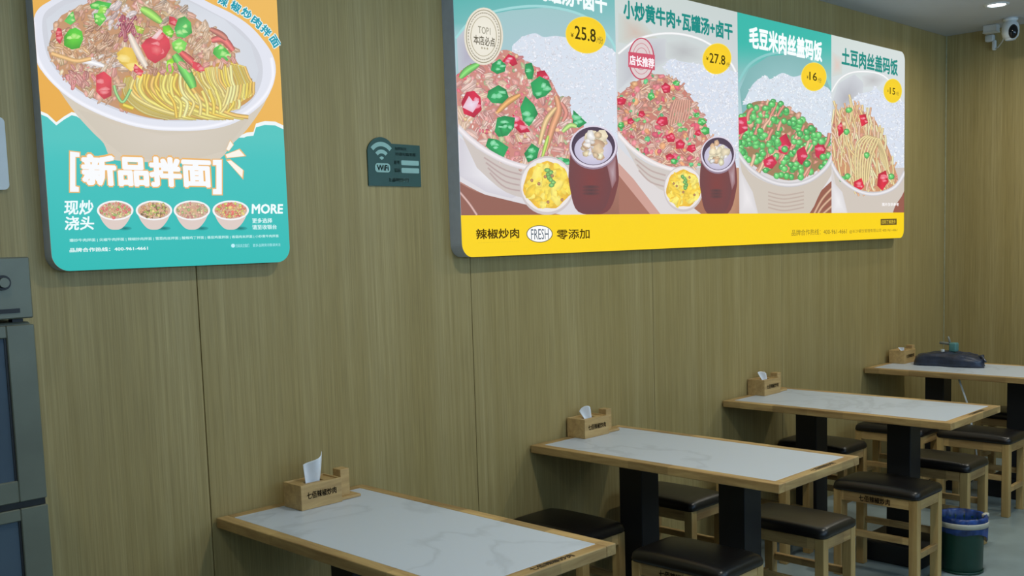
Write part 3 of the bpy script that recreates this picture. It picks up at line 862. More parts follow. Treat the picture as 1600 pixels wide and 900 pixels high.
# table, cloth, bowl
a.grid(712, 970, 262, 340, lambda u, v: mixc((196, 152, 138), (150, 100, 84), abs(math.sin(u * 5)) * .6 + v * .4), 24, 6)
a.poly(catmull([(712, 205), (740, 230), (800, 262), (850, 280), (900, 315), (930, 338), (890, 338), (820, 322), (760, 305), (712, 280)], 4), (222, 218, 222))
a.up(); a.fan([(718, 215), (760, 245), (820, 300), (800, 310), (760, 300), (718, 275)], (236, 234, 238), (210, 206, 214))
a.poly(catmull([(712, 282), (745, 300), (790, 312), (840, 325), (860, 338), (712, 338)], 3), (148, 98, 84))
a.up(); a.strand([(718, 300), (733, 318), (745, 336)], 4, (206, 160, 150))
a.poly(catmull([(716, 200), (745, 232), (790, 252), (850, 262), (900, 240), (890, 290), (840, 310), (790, 300), (745, 262)], 4), (206, 196, 190))
for q in range(4): a.up(); a.strand([(756 + 3 * q, 246 + 8 * q), (790, 266 + 9 * q), (830, 276 + 8 * q)], 3, (176, 156, 152), lo=1.1, hi=.95)
HEAP = catmull([(712, 118), (732, 104), (762, 92), (786, 78), (806, 84), (822, 96), (846, 110), (862, 128), (872, 148), (888, 166), (896, 186), (912, 196), (900, 240), (860, 262), (800, 254), (752, 230), (712, 196)], 4)
a.poly(HEAP, (206, 138, 126))
pieces(a, HEAP, 260, [PINK, (210, 130, 120), (226, 176, 150), (196, 96, 100), (238, 204, 190), (150, 170, 110)], 3, 7, .3)
meats(a, HEAP, 90, [(228, 176, 160), (216, 146, 136), (236, 196, 172), (206, 128, 120), (232, 186, 140)], 7, 13)
pieces(a, HEAP, 150, [(232, 172, 160), (216, 130, 120), (240, 206, 190), (196, 110, 106), (226, 158, 110), RED], 2, 4.5, .4)
slices(a, HEAP, 30, [(236, 190, 176), (222, 150, 140), (238, 196, 160), (214, 136, 128)], 8, 15)
pieces(a, HEAP, 160, [(240, 206, 196), (226, 150, 140), (216, 120, 112), (236, 180, 120), (222, 80, 96)], 1.8, 4, .35)
def greenish(a, pts): chunk(a, pts, (54, 176, 98), (176, 236, 200), (24, 104, 62))
a.up(); a.strand([(718, 122), (730, 110), (748, 100)], 12, (110, 206, 90), taper=.6)
for pts in [[(782, 56 + 42), (790, 94), (800, 104), (808, 100), (804, 90), (794, 84)], [(728, 144), (720, 160), (724, 178), (740, 184), (752, 172), (750, 152), (740, 142)],
            [(838, 112), (850, 110), (858, 122), (848, 130), (838, 126)], [(800, 178), (816, 190), (828, 206), (812, 208), (800, 196)]]:
    chunk(a, pts, (216, 44, 74), (248, 206, 222), (160, 24, 54))
a.up(); a.fan([(722, 168), (732, 150), (738, 158), (748, 158), (742, 170), (738, 176)], (238, 222, 238), (232, 190, 206))
a.up(); a.strand([(776, 176), (792, 160), (812, 148)], 10, (226, 160, 84), taper=.5)
a.up(); a.strand([(852, 236), (862, 200), (872, 172), (868, 150)], 12, (220, 150, 104), taper=.5)
a.up(); a.strand([(842, 226), (852, 190), (868, 168)], 9, (236, 190, 128), taper=.5)
a.up(); a.strand([(878, 190), (884, 176), (876, 160)], 8, (212, 128, 112), taper=.5)
for pts in [[(768, 100), (780, 92), (790, 102), (788, 112), (776, 116), (766, 110)], [(820, 100), (830, 98), (834, 110), (831, 124), (824, 124), (819, 112)],
            [(828, 130), (842, 119), (856, 126), (862, 140), (852, 150), (838, 155), (832, 148)], [(762, 142), (778, 133), (790, 140), (794, 152), (784, 162), (768, 161), (760, 152)],
            [(812, 168), (820, 150), (834, 164), (840, 178), (826, 198), (816, 188)], [(776, 184), (788, 181), (804, 184), (802, 200), (792, 212), (778, 214), (772, 206)],
            [(762, 216), (776, 218), (794, 230), (786, 246), (768, 238), (758, 228)], [(818, 240), (830, 224), (842, 232), (838, 248), (824, 254)], [(895, 172), (916, 192), (904, 200), (894, 196)],
            [(778, 196), (790, 192), (796, 206), (784, 214)], [(868, 246), (888, 248), (892, 258), (872, 256)]]:
    greenish(a, pts)
a.up(); a.strand([(846, 248), (852, 226), (856, 212)], 6, (178, 216, 84), taper=.5)
a.up(); a.strand([(878, 206), (890, 196), (900, 198)], 8, (176, 220, 116), taper=.4)
a.up(); a.strand([(712, 196), (732, 216), (762, 238), (800, 256), (850, 266), (880, 262)], 9, (232, 226, 230), lo=.9, hi=1.05)
egg_bowl(a, 854, 289, 43, 46)
jar(a, 926, 229, 37, 33, 39, 331)
# golden seal
a.ell(754.5, 57, 30.5, 45, (226, 218, 200)); a.ell(754.5, 57, 29.5, 44, (240, 236, 222), (232, 226, 210))
a.ring(754.5, 57, 27, 41, 1.2, (150, 140, 110)); a.ring(754.5, 57, 20, 31, 1.0, (170, 160, 130))
for q in range(46):
    t = 2 * math.pi * q / 46; a.up(2e-6); a.blob(754.5 + 24 * math.cos(t), 57 + 36.5 * math.sin(t), 1.0, 1.9, math.degrees(t), (150, 144, 120), hi=1, lo=1)
a.text('TOP1', (746, 52), (765, 44), (150, 146, 130), .01); a.text('本店必点', (739, 69), (772, 59.5), (96, 90, 74), .02)
a.text('★★★', (750, 77), (762, 74), (160, 150, 120), 0)
badge(a, 914, 55, 31, 28, 22, '25.8', (897, 63), (929, 49.5), None, ((890, 60), (894, 54)), None) if False else None
a.ell(914, 55, 32, 28.5, (250, 222, 80), (246, 220, 90), 20); a.ell(914, 55, 31, 27.5, (252, 214, 16), (248, 208, 22), 20)
a.text('25.8', (897, 61), (929.5, 46), (66, 58, 20), .015); a.text('¥', (890.5, 58), (895, 52), (66, 58, 20), .01); a.text('/份', (931, 68), (941, 58), (110, 92, 30), 0)
a.text('辣椒炒肉+瓦罐汤+卤干', (724, -23), (947, -8), (240, 250, 250), .045)
a.build('dish_print', M['backlit'], board)

# ---- dish two: beef
random.seed(12)
a = Art(d_s, panel_clip(1)); a.veil = .25
a.grid(960, 1160, -40, 345, lambda u, v: mixc(mixc((204, 216, 210), (196, 208, 204), u), (214, 216, 222), min(1, v * 1.6)), 8, 16)
a.up(); a.fan([(966, 20), (1000, 30), (1030, 62), (1000, 74), (966, 66)], (208, 190, 178), (204, 212, 206))
a.up(); a.fan([(966, 82), (990, 60), (1040, 60), (1050, 90), (1020, 110), (980, 130), (966, 140)], (178, 176, 186), (206, 210, 214))
a.up(); a.strand([(966, 84), (1000, 60), (1050, 52), (1100, 64), (1140, 96), (1156, 130)], 4, (226, 230, 232), lo=.95)
a.up(); a.fan([(1040, 66), (1070, 62), (1098, 74), (1098, 94), (1060, 100), (1040, 90)], (186, 188, 190), (206, 212, 212))
RR = catmull([(1036, 106), (1048, 92), (1064, 96), (1090, 100), (1120, 106), (1146, 112), (1158, 130), (1158, 260), (1120, 250), (1100, 200), (1070, 150)], 4)
a.poly(RR, (214, 222, 236)); rice(a, RR, 700, (216, 224, 238))
a.grid(962, 1160, 262, 340, lambda u, v: mixc((206, 162, 132), (160, 104, 78), abs(math.sin(u * 6 + 1)) * .6 + v * .3), 24, 6)
a.poly(catmull([(962, 225), (1000, 262), (1050, 300), (1090, 330), (1096, 340), (1030, 340), (1000, 300), (962, 262)], 4), (222, 216, 216))
a.poly([(962, 262), (1000, 300), (1028, 340), (962, 340)], (166, 112, 96)); a.poly([(962, 250), (990, 280), (1036, 340), (1020, 340), (962, 268)], (206, 160, 148))
a.poly(catmull([(964, 205), (990, 240), (1030, 262), (1090, 262), (1110, 260), (1080, 290), (1040, 300), (1000, 270)], 4), (208, 200, 194))
for q in range(3): a.up(); a.strand([(992 + 3 * q, 248 + 9 * q), (1016, 266 + 9 * q), (1040, 274 + 9 * q)], 3, (180, 162, 156), lo=1.1, hi=.95)
HEAP = catmull([(962, 152), (980, 138), (1000, 124), (1026, 116), (1048, 122), (1066, 136), (1082, 156), (1096, 178), (1108, 208), (1112, 240), (1080, 262), (1036, 258), (1000, 240), (962, 204)], 4)
a.poly(HEAP, (200, 128, 114))
pieces(a, HEAP, 240, [TAN, (206, 124, 104), (222, 168, 138), (190, 110, 96), BRN, (224, 176, 150), (232, 150, 90)], 3, 7, .3)
def fn(x, y, d): a.strand([(x - R(4, 9), y + R(-8, 8)), (x, y), (x + R(4, 9), y + R(-8, 8))], R(2, 4), pick(TAN, (222, 170, 140), (196, 128, 108), (236, 190, 160)), d=d)
a.scatter(HEAP, 150, fn)
slices(a, HEAP, 80, [(226, 170, 150), (212, 140, 124), (236, 190, 164), (200, 122, 108)], 5, 10)
pieces(a, HEAP, 70, [RED, (226, 60, 90), (236, 110, 120), (240, 150, 90)], 3, 6, .5)
pieces(a, HEAP, 45, [GRN, (96, 196, 90), (60, 160, 90)], 2.5, 4.5, .5)
for x, y, r in [(1040, 138, 9), (970, 158, 8), (1034, 190, 9), (1048, 216, 8), (1062, 226, 9), (1080, 232, 8), (1002, 178, 6), (1046, 246, 7), (984, 190, 6), (1090, 208, 6)]:
    rchunk(a, x, y, r * 1.05, (220, 44, 78), (248, 150, 170), (170, 26, 54))
for x, y, r in [(1016, 150, 7), (1056, 130, 6), (1096, 190, 7), (1102, 204, 8), (970, 196, 6), (994, 236, 5), (1052, 252, 6), (1088, 180, 5)]:
    rchunk(a, x, y, r, (84, 198, 98), (196, 244, 190), (40, 120, 60))
for q in range(8): a.up(); a.strand([(1044 + q * 4, 196 - q), (1048 + q * 4, 174), (1054 + q * 3.2, 156)], 3.4, (206, 146, 124), lo=.75)
a.up(); a.strand([(962, 206), (984, 230), (1012, 250), (1040, 262), (1070, 268)], 7, (234, 228, 228), lo=.92, hi=1.05)
egg_bowl(a, 1067, 294, 31, 36)
jar(a, 1121, 241, 27, 28, 29, 333)
a.ell(1001, 92, 20.5, 33, (222, 206, 206)); a.ring(1001, 92, 19.5, 32, 2.0, (196, 70, 96)); a.ring(1001, 92, 14, 24, 1, (206, 130, 140)); a.ring(1001, 92, 10, 17, 1, (206, 130, 140))
a.poly([(980.5, 81), (1022, 86), (1022, 110), (980.5, 105)], (206, 80, 104))
a.text('店长推荐', (982.5, 101.5), (1021, 92), (250, 240, 244), .04)
a.ell(1119, 92, 22.5, 24.5, (250, 226, 90), None, 20); a.ell(1119, 92, 21.5, 23.5, (252, 212, 20), (246, 206, 26), 20)
a.text('27.8', (1107.5, 98), (1132, 87), (66, 58, 20), .012); a.text('¥', (1102, 94), (1106, 89), (66, 58, 20), .01); a.text('/份', (1133.5, 104), (1140, 98), (110, 92, 30), 0)
a.text('小炒黄牛肉+瓦罐汤+卤干', (973, 29), (1143.5, 37), (38, 140, 132), .04)
a.build('dish_print', M['backlit'], board)

# ---- dish three: green soy beans
random.seed(13)
a = Art(d_s, panel_clip(2))
a.grid(1150, 1304, 10, 345, lambda u, v: mixc((58, 184, 170), (140, 190, 190), max(0, min(1, (v - .18) / .14))) if v < .36 else mixc((150, 196, 200), (210, 218, 224), min(1, (v - .36) * 4)), 8, 30)
a.up(); a.fan([(1156, 140), (1170, 108), (1200, 88), (1240, 84), (1280, 100), (1298, 140), (1296, 180), (1200, 180), (1160, 180)], (150, 196, 198), (128, 180, 180))
a.up(); a.strand([(1154, 128), (1172, 100), (1205, 84), (1250, 84), (1285, 108), (1300, 140)], 4, (110, 176, 174), lo=1.1)
RR = catmull([(1160, 164), (1176, 132), (1196, 118), (1204, 124), (1222, 114), (1240, 120), (1262, 116), (1284, 132), (1300, 150), (1302, 230), (1270, 200), (1230, 170), (1190, 160)], 4)
a.poly(RR, (214, 224, 236)); rice(a, RR, 480, (216, 226, 238))
a.grid(1150, 1304, 250, 340, lambda u, v: mixc((214, 210, 212), (226, 222, 224), u), 8, 4)
a.poly([(1302, 280), (1270, 310), (1250, 340), (1302, 340)], (150, 92, 76))
for q in range(3): a.up(); a.strand([(1302, 292 + 14 * q), (1284, 312 + 12 * q), (1268 + 6 * q, 342)], 4, (206, 160, 130))
BOWL = catmull([(1154, 240), (1170, 268), (1200, 286), (1232, 292), (1266, 284), (1296, 256), (1300, 270), (1282, 300), (1255, 340), (1180, 340), (1166, 310)], 4)
a.poly(BOWL, (206, 196, 184))
for q in range(5): a.up(); a.strand([(1200, 300 + 6 * q), (1225, 305 + 6 * q), (1256, 300 + 6 * q)], 3, (184, 168, 156), lo=1.1, hi=.96)
a.up(); a.fan([(1154, 260), (1176, 300), (1186, 340), (1154, 340)], (236, 232, 234), (216, 212, 214))
HEAP = catmull([(1150, 186), (1164, 174), (1176, 160), (1196, 158), (1216, 160), (1236, 172), (1252, 182), (1270, 200), (1290, 214), (1298, 232), (1290, 256), (1262, 274), (1232, 282), (1200, 272), (1172, 254), (1150, 234)], 4)
a.poly(HEAP, (160, 128, 92))
pieces(a, HEAP, 150, [(220, 160, 130), (206, 130, 110), (190, 108, 96)], 3, 6, .4)
def pea(x, y, d): a.blob(x, y, R(4.6, 6.2), R(4.6, 6.0), 0, pick((74, 200, 90), (92, 212, 104), (60, 184, 84)), hi=1.15, lo=.74, d=d, n=9, rough=.06, spot=(196, 246, 190))
a.scatter(HEAP, 150, pea)
def fn(x, y, d): a.strand([(x - R(2, 7), y + R(6, 14)), (x, y), (x + R(2, 7), y - R(6, 14))], R(4, 6), pick((224, 160, 136), (214, 138, 118), (232, 184, 150)), d=d)
a.scatter(HEAP, 34, fn)
for pts in [[(1152, 184), (1166, 182), (1168, 204), (1152, 212)], [(1216, 216), (1228, 208), (1236, 226), (1228, 242), (1216, 238)], [(1272, 226), (1284, 220), (1290, 234), (1282, 250), (1274, 244)],
            [(1192, 250), (1206, 242), (1214, 254), (1206, 264), (1194, 260)], [(1244, 236), (1256, 228), (1262, 244), (1252, 258), (1246, 252)]]:
    chunk(a, pts, (218, 48, 84), (246, 170, 190), (170, 30, 60))
a.scatter(HEAP, 34, pea)
a.up(); a.strand([(1150, 236), (1170, 262), (1200, 282), (1232, 289), (1264, 282), (1290, 262), (1302, 240)], 7, (222, 220, 224), lo=.85, hi=1.06)
a.ell(1271, 120, 20, 22.5, (244, 224, 90)); a.ell(1271, 120, 19, 21.5, (252, 212, 20), (246, 206, 26))
a.text('16', (1264, 125), (1276, 114), (66, 58, 20), .012); a.text('¥', (1260, 123), (1262.5, 118), (66, 58, 20), .01); a.text('/份', (1277, 129), (1283, 122), (110, 92, 30), 0)
a.text('毛豆米肉丝盖码饭', (1170, 75), (1284, 65.5), (244, 252, 252), .045)
a.build('dish_print', M['backlit'], board)

# ---- dish four: potato and pork shreds
random.seed(14)
a = Art(d_s, panel_clip(3))
a.grid(1296, 1420, 40, 345, lambda u, v: mixc(mixc((206, 218, 212), (214, 224, 220), u), (216, 220, 226), min(1, v * 2)), 6, 14)
a.up(); a.fan([(1300, 80), (1316, 90), (1316, 116), (1300, 120)], (220, 200, 190), (208, 216, 212))
a.up(); a.fan([(1300, 160), (1310, 130), (1335, 116), (1350, 130), (1345, 165), (1310, 185), (1300, 190)], (176, 176, 184), (206, 210, 216))
a.up(); a.fan([(1346, 118), (1368, 114), (1384, 124), (1372, 136), (1350, 136)], (190, 190, 192), (212, 216, 218))
a.up(); a.strand([(1299, 144), (1314, 122), (1340, 112), (1380, 118), (1404, 150), (1416, 190)], 3, (230, 234, 236), lo=.94)
RR = catmull([(1326, 164), (1340, 148), (1362, 142), (1366, 134), (1376, 144), (1400, 160), (1414, 170), (1416, 300), (1396, 280), (1380, 230), (1350, 180)], 4)
a.poly(RR, (216, 224, 238)); rice(a, RR, 380, (218, 226, 240))
a.grid(1296, 1420, 262, 340, lambda u, v: mixc((216, 210, 208), (206, 196, 190), u), 6, 4)
a.poly([(1416, 290), (1400, 318), (1392, 340), (1416, 340)], (150, 90, 76))
a.poly(catmull([(1298, 250), (1316, 282), (1344, 300), (1376, 302), (1404, 290), (1416, 270), (1412, 300), (1396, 325), (1390, 340), (1330, 340), (1310, 310)], 4), (208, 198, 188))
a.up(); a.fan([(1298, 280), (1316, 300), (1326, 340), (1298, 340)], (238, 236, 238), (218, 214, 216))
HEAP = catmull([(1298, 190), (1312, 172), (1330, 166), (1350, 176), (1366, 186), (1376, 206), (1388, 232), (1398, 262), (1402, 286), (1380, 298), (1350, 298), (1322, 284), (1298, 250)], 4)
a.poly(HEAP, (206, 150, 112))
pieces(a, HEAP, 120, [(224, 150, 120), (206, 120, 104), (236, 196, 150)], 3, 5, .4)
def fn(x, y, d):
    k = R(-.5, .9); a.strand([(x - k * 8, y - R(8, 20)), (x + R(-3, 3), y), (x + k * 8, y + R(8, 20))], R(2.4, 3.8), pick((238, 208, 150), (232, 196, 136), (242, 220, 172), (222, 170, 130), (236, 190, 160)), d=d, lo=.7)
a.scatter(HEAP, 170, fn)
for q in range(7): a.up(); a.strand([(1338 + q * 3, 300 - q * 3), (1336 + q * 4, 250), (1340 + q * 5, 224), (1356 + q * 3, 212 + q), (1372 + q * 2, 226 + 3 * q), (1376 + q * 2, 250 + 3 * q)], 3.2, (236, 206, 146), lo=.7)
for pts in [[(1342, 180), (1352, 178), (1356, 192), (1346, 198)], [(1334, 284), (1346, 278), (1350, 292), (1340, 302), (1334, 298)], [(1372, 272), (1384, 266), (1388, 284), (1378, 298), (1370, 290)], [(1308, 198), (1314, 190), (1318, 206), (1310, 214)]]:
    chunk(a, pts, (222, 44, 70), (248, 170, 180), (170, 26, 50))
for x, y in [(1354, 243), (1322, 206), (1326, 172), (1324, 276), (1392, 276), (1316, 280)]:
    a.up(); a.blob(x, y, 5, 5, 0, (80, 200, 90), spot=(200, 246, 190))
a.up(); a.strand([(1297, 252), (1314, 280), (1342, 299), (1370, 303), (1398, 292), (1414, 268)], 6, (226, 224, 228), lo=.85, hi=1.06)
a.ell(1394.5, 142, 14.5, 19, (244, 224, 90)); a.ell(1394.5, 142, 13.7, 18, (250, 212, 22), (242, 206, 28))
a.text('15', (1390, 147), (1398.5, 138), (66, 58, 20), .01); a.text('¥', (1386, 144), (1388, 140), (66, 58, 20), .0); a.text('/份', (1399.5, 149), (1404, 143.5), (110, 92, 30), 0)
a.text('土豆肉丝盖码饭', (1315, 99), (1402.5, 99), (38, 142, 132), .035) if False else a.text('土豆肉丝盖码饭', (1314.5, 101.5), (1402.5, 93.5), (44, 140, 130), .035)
a.text('图片仅供参考', (1378, 322), (1404, 317), (244, 240, 240), .03)
a.build('dish_print', M['backlit'], board)

# ---- yellow footer
a = Art(d_s, rounded_rect(SX0, SX1, SZ0, SZY, .055, (1, 1, 0, 0)))
a.poly([(SX0 - .01, SZ0 - .01), (SX1 + .01, SZ0 - .01), (SX1 + .01, SZY + .001), (SX0 - .01, SZY + .001)], (250, 212, 4), True)
INK = (76, 60, 16)
a.text('辣椒炒肉', (744, 374), (811, 356.5), INK, .03)
a.text('LAJIAO CHAOROU', (748, 379.5), (810, 377), (170, 140, 20), 0)
a.ell(843, 365.5, 20.5, 13.5, (90, 84, 60)); a.ell(843, 365.5, 19.3, 12.4, (252, 252, 250))
a.text('FRESH', (830, 374.5), (857, 357.5), (70, 84, 100), .0)
a.text('零添加', (870, 374.5), (921, 357.5), INK, .02)
a.text('品牌合作热线：400-961-4661', (1237, 368.5), (1323, 356.5), (120, 96, 16), .0)
a.text('@长沙餐饮管理有限公司 400-961-4661', (1327, 365), (1402, 356.5), (130, 104, 20), .0)
a.poly([(1376, 342), (1401, 341.5), (1401, 351), (1376, 352)], (96, 76, 20))
a.text('扫码了解更多', (1377.5, 350), (1399.5, 343.5), (240, 210, 60), .0)
a.build('footer_print', M['backlit'], board)

# ================================================================== NOODLE POSTER
random.seed(21)
d_p = -.05
QX0, QX1, QZ0, QZ1 = -.2326, .5625, 1.5793, 2.72
poster = thing('noodle_poster', ((QX0 + QX1) / 2, 0, QZ0), 'backlit teal and orange poster with a large noodle bowl, left on the wall', 'poster')
OUT = rounded_rect(QX0, QX1, QZ0, QZ1, .05)
light_box(poster, OUT, d_p, M['alu'])
a = Art(d_p, OUT)
a.grid(30, 460, -200, 440, lambda u, v: mixc((232, 172, 72), (240, 192, 100), max(0, min(1, .5 + u * .5 - v * .9))), 6, 10)
edge_l = [(40, 160), (62, 173), (74, 178), (88, 191), (100, 182), (112, 175), (120, 177), (140, 190)]
edge_r = [(370, 214), (386, 207), (396, 206), (400, 193), (414, 189), (430, 190), (460, 204)]
a.poly(edge_l + edge_r + [(470, 440), (40, 440)], (238, 246, 246))
def dn(P, k): return [(x, y + k) for x, y in P]
teal = dn(edge_l, 5) + dn(edge_r, 6)
a.poly(teal + [(470, 440), (40, 440)], (84, 196, 190))
a.grid(40, 470, 215, 440, lambda u, v: mixc((74, 194, 190), (44, 184, 178), v) if v > 0 else (84, 196, 190), 6, 6)
# bowl body
body = catmull([(84, 128), (104, 158), (122, 182), (146, 208), (162, 224), (173, 246), (200, 252), (320, 254), (346, 246), (362, 226), (386, 202), (412, 164), (425, 130)], 4)
a.poly(body, (212, 202, 186))
a.up(); a.fan([(120, 170), (180, 195), (250, 206), (330, 204), (390, 185), (350, 236), (300, 250), (200, 248), (165, 222)], (214, 204, 190), (208, 198, 182))
RIM = catmull([(79, 1), (62, 12), (53, 29), (53, 60), (59, 101), (80, 124), (116, 156), (152, 176), (190, 191), (224, 200), (262, 204), (298, 204.5), (341, 200), (377, 187), (413, 159), (427, 130), (431, 108), (426, 86), (412, 64), (390, 40), (360, 20), (321, 1), (270, -30), (200, -45), (120, -25), (79, 1)], 4)
a.poly(RIM[:-1], (226, 228, 238))
IN = catmull([(88, 6), (72, 18), (66, 34), (68, 62), (76, 92), (98, 122), (130, 148), (165, 165), (205, 180), (250, 188), (300, 189), (345, 183), (380, 169), (400, 148), (410, 120), (408, 92), (394, 66), (368, 40), (330, 18), (280, -6), (200, -24), (130, -14), (88, 6)], 4)
a.poly(IN[:-1], (208, 210, 218))
a.up(); a.fan([(72, 30), (100, 8), (140, -5), (200, -15), (290, 0), (350, 30), (392, 70), (404, 110), (394, 150), (300, 120), (150, 100), (80, 90)], (222, 222, 228), (214, 218, 226), None, .02)
a.up(); a.strand([(53, 35), (56, 80), (72, 114), (110, 150), (160, 177), (215, 195), (270, 201), (330, 197), (378, 180), (412, 152), (426, 122), (424, 90)], 7, (236, 238, 248), lo=.96, hi=1.04)
FOOD = catmull([(96, 24), (84, 44), (76, 82), (92, 110), (110, 130), (137, 149), (168, 163), (205, 177), (245, 186), (290, 187), (335, 181), (366, 171), (386, 160), (398, 146), (392, 126), (380, 110), (368, 92), (366, 74), (352, 60), (332, 46), (312, 32), (296, 22), (280, 8), (262, -6), (200, -14), (160, -4), (120, 12)], 4)
a.poly(FOOD, (198, 150, 112))
pieces(a, FOOD, 200, [(206, 158, 124), (222, 176, 140), (186, 132, 108), (232, 196, 160), (214, 150, 130)], 3.5, 8, .35)
# noodles
NOOD = catmull([(196, 118), (240, 118), (300, 112), (350, 96), (372, 100), (390, 128), (397, 146), (385, 160), (366, 170), (335, 180), (290, 186), (245, 185), (205, 176), (186, 166), (192, 140)], 4)
a.poly(NOOD, (204, 156, 84))
ycol = lambda: pick((240, 204, 84), (246, 216, 110), (236, 192, 78), (242, 212, 128), (232, 186, 96), (248, 226, 150))
def noodle(p, w): a.up(); a.strand(p, w, ycol(), lo=.72, hi=1.12)
for q in range(20):      # right-hand bundle curling under the toppings
    u = q / 19
    noodle([(352 + 30 * u, 96 + 8 * u), (362 + 26 * u, 116 + 4 * u), (366 + 28 * u, 134 + 3 * math.sin(4 * u)), (352 + 44 * u + R(-2, 2), 172 - 24 * u)], R(3.6, 5))
for q in range(24):      # middle
    u = q / 23
    noodle([(300 + 60 * u, 108 - 6 * u), (308 + 56 * u + R(-3, 3), 126), (322 + 48 * u, 144 + R(-3, 3)), (330 + 44 * u, 160 + R(-3, 3)), (326 + 46 * u, 180 - 10 * u)], R(4.2, 5.6))
for q in range(26):      # long strands sweeping down to the front rim
    u = q / 25; x0 = 206 + 96 * u + R(-3, 3); y0 = 116 + R(-4, 4)
    noodle([(x0, y0), (x0 - 4 + R(-2, 4), y0 + 20), (x0 + 8 + R(-3, 5), y0 + 38), (x0 + 30 + R(-4, 6), min(178, y0 + 52)), (x0 + 58, min(184, y0 + 64 + R(-3, 3))), (x0 + 84, min(185, y0 + 70))], R(5, 7))
for q in range(10):      # first strands by the left rim
    u = q / 9; noodle([(196 + 14 * u, 122 - 2 * u), (194 + 10 * u, 142), (204 + 14 * u, 160 - 3 * u), (226 + 22 * u, 176 - 5 * u), (262 + 24 * u, 185 - 3 * u)], R(5, 6.5))
for q in range(10):      # loose ends along the rim
    u = q / 9; noodle([(262 + 96 * u, 146 + 6 * math.sin(u * 7)), (272 + 92 * u, 162), (270 + 90 * u + R(-6, 6), 184 - 9 * u)], R(5, 6.5))
for q in range(9):
    u = q / 8; noodle([(356 + 5 * q, 136 - q), (354 + 5.2 * q, 148 - q), (348 + 6 * q, 166 - 2.6 * q)], R(4, 5))
# toppings
TOPS = catmull([(96, 24), (84, 44), (76, 84), (92, 110), (112, 132), (140, 150), (168, 160), (190, 132), (206, 118), (250, 112), (300, 112), (330, 96), (366, 90), (366, 74), (352, 60), (312, 32), (280, 8), (262, -6), (200, -14), (160, -4), (120, 12)], 4)
slices(a, TOPS, 150, [(216, 176, 140), (226, 170, 146), (234, 200, 166), (208, 160, 124), (222, 150, 136), (200, 170, 120)], 6, 12)
pieces(a, TOPS, 130, [(216, 168, 134), (200, 144, 112), (232, 196, 160), (224, 156, 140), (182, 128, 100), (238, 214, 186)], 3, 7.5, .3)
def clump(cx, cy, rx, ry, cols, n, smin=2, smax=5):
    reg = [(cx + rx * math.cos(t), cy + ry * math.sin(t)) for t in [k * .524 for k in range(12)]]; a0 = R(0, 180)
    meats(a, reg, n // 3, cols, smax * 1.0, smax * 2.0, (a0, a0 + 60)); pieces(a, reg, n // 3, cols, smin * .7, smin * 1.4, .3)
clump(178, 24, 34, 20, [(222, 206, 206), (204, 186, 186), (234, 222, 222), (190, 164, 160)], 90)
clump(155, 62, 28, 26, [(206, 158, 118), (190, 140, 104), (220, 176, 138), (176, 124, 92)], 90)
clump(200, 44, 20, 20, [(186, 92, 104), (214, 132, 130), (222, 178, 120), (170, 70, 90)], 60)
clump(318, 64, 20, 26, [(222, 182, 142), (210, 168, 126), (230, 196, 160)], 50)
clump(160, 96, 30, 12, [(232, 222, 214), (222, 200, 170), (208, 170, 140), (216, 190, 180)], 60)
clump(120, 118, 30, 16, [(214, 140, 130), (222, 170, 140), (232, 130, 130), (190, 120, 110)], 60)
clump(265, 20, 26, 18, [(206, 170, 140), (170, 150, 130), (224, 200, 160)], 50)
clump(112, 78, 26, 10, [(226, 176, 116), (214, 160, 110), (232, 196, 150)], 40)
def lg(pts, c=(112, 214, 66)): chunk(a, pts, c, (220, 246, 170), (50, 150, 50))
def rd(pts): chunk(a, pts, (222, 84, 92), (244, 170, 172), (186, 48, 66))
rd([(88, 44), (94, 46), (96, 60), (92, 70), (86, 64), (85, 52)])
lg([(98, 58), (106, 47), (116, 44), (126, 50), (128, 62), (122, 76), (110, 78), (98, 72)])
lg([(104, 26), (112, 18), (116, 34), (108, 40), (98, 34)], (120, 210, 110)); lg([(138, 8), (150, 2), (172, 6), (168, 14), (150, 16), (140, 14)], (96, 206, 90))
lg([(144, 22), (158, 20), (164, 30), (154, 42), (146, 36)], (130, 220, 96)); lg([(154, 10), (166, 12), (162, 22), (150, 22)], (170, 226, 90))
a.up(); a.strand([(218, 14), (232, 22), (250, 36)], 14, (158, 220, 96), taper=.5)
rd([(262, 26), (270, 28), (278, 36), (272, 42), (262, 38)])
lg([(276, 30), (286, 26), (296, 36), (298, 52), (286, 60), (274, 58), (270, 46)], (104, 200, 110))
lg([(252, 42), (262, 40), (270, 50), (266, 60), (258, 56), (252, 50)], (142, 224, 60))
rd([(218, 72), (226, 62), (240, 56), (248, 48), (262, 62), (264, 76), (256, 90), (240, 100), (228, 92)])
a.up(); a.fan([(232, 74), (240, 70), (250, 74), (252, 82), (244, 88), (234, 84)], (236, 130, 130), (222, 70, 84))
a.up(); a.fan([(234, 60), (248, 46), (252, 50), (242, 62)], (242, 226, 226), (236, 190, 190))
lg([(266, 68), (278, 60), (290, 68), (286, 80), (276, 84), (268, 78)], (160, 230, 110))
lg([(258, 96), (270, 90), (274, 102), (266, 116), (258, 112)], (176, 226, 40))
a.up(); a.strand([(270, 86), (282, 104), (294, 124), (300, 138)], 17, (112, 206, 92), taper=.45)
a.up(); a.strand([(280, 82), (296, 96), (314, 112)], 12, (222, 96, 92), taper=.4)
a.up(); a.strand([(328, 64), (346, 62), (362, 80)], 12, (222, 110, 104), taper=.4); a.up(); a.strand([(326, 46), (342, 54), (352, 62)], 10, (196, 120, 104), taper=.4)
lg([(332, 76), (342, 70), (352, 78), (360, 90), (352, 96), (338, 92), (330, 84)], (110, 206, 96))
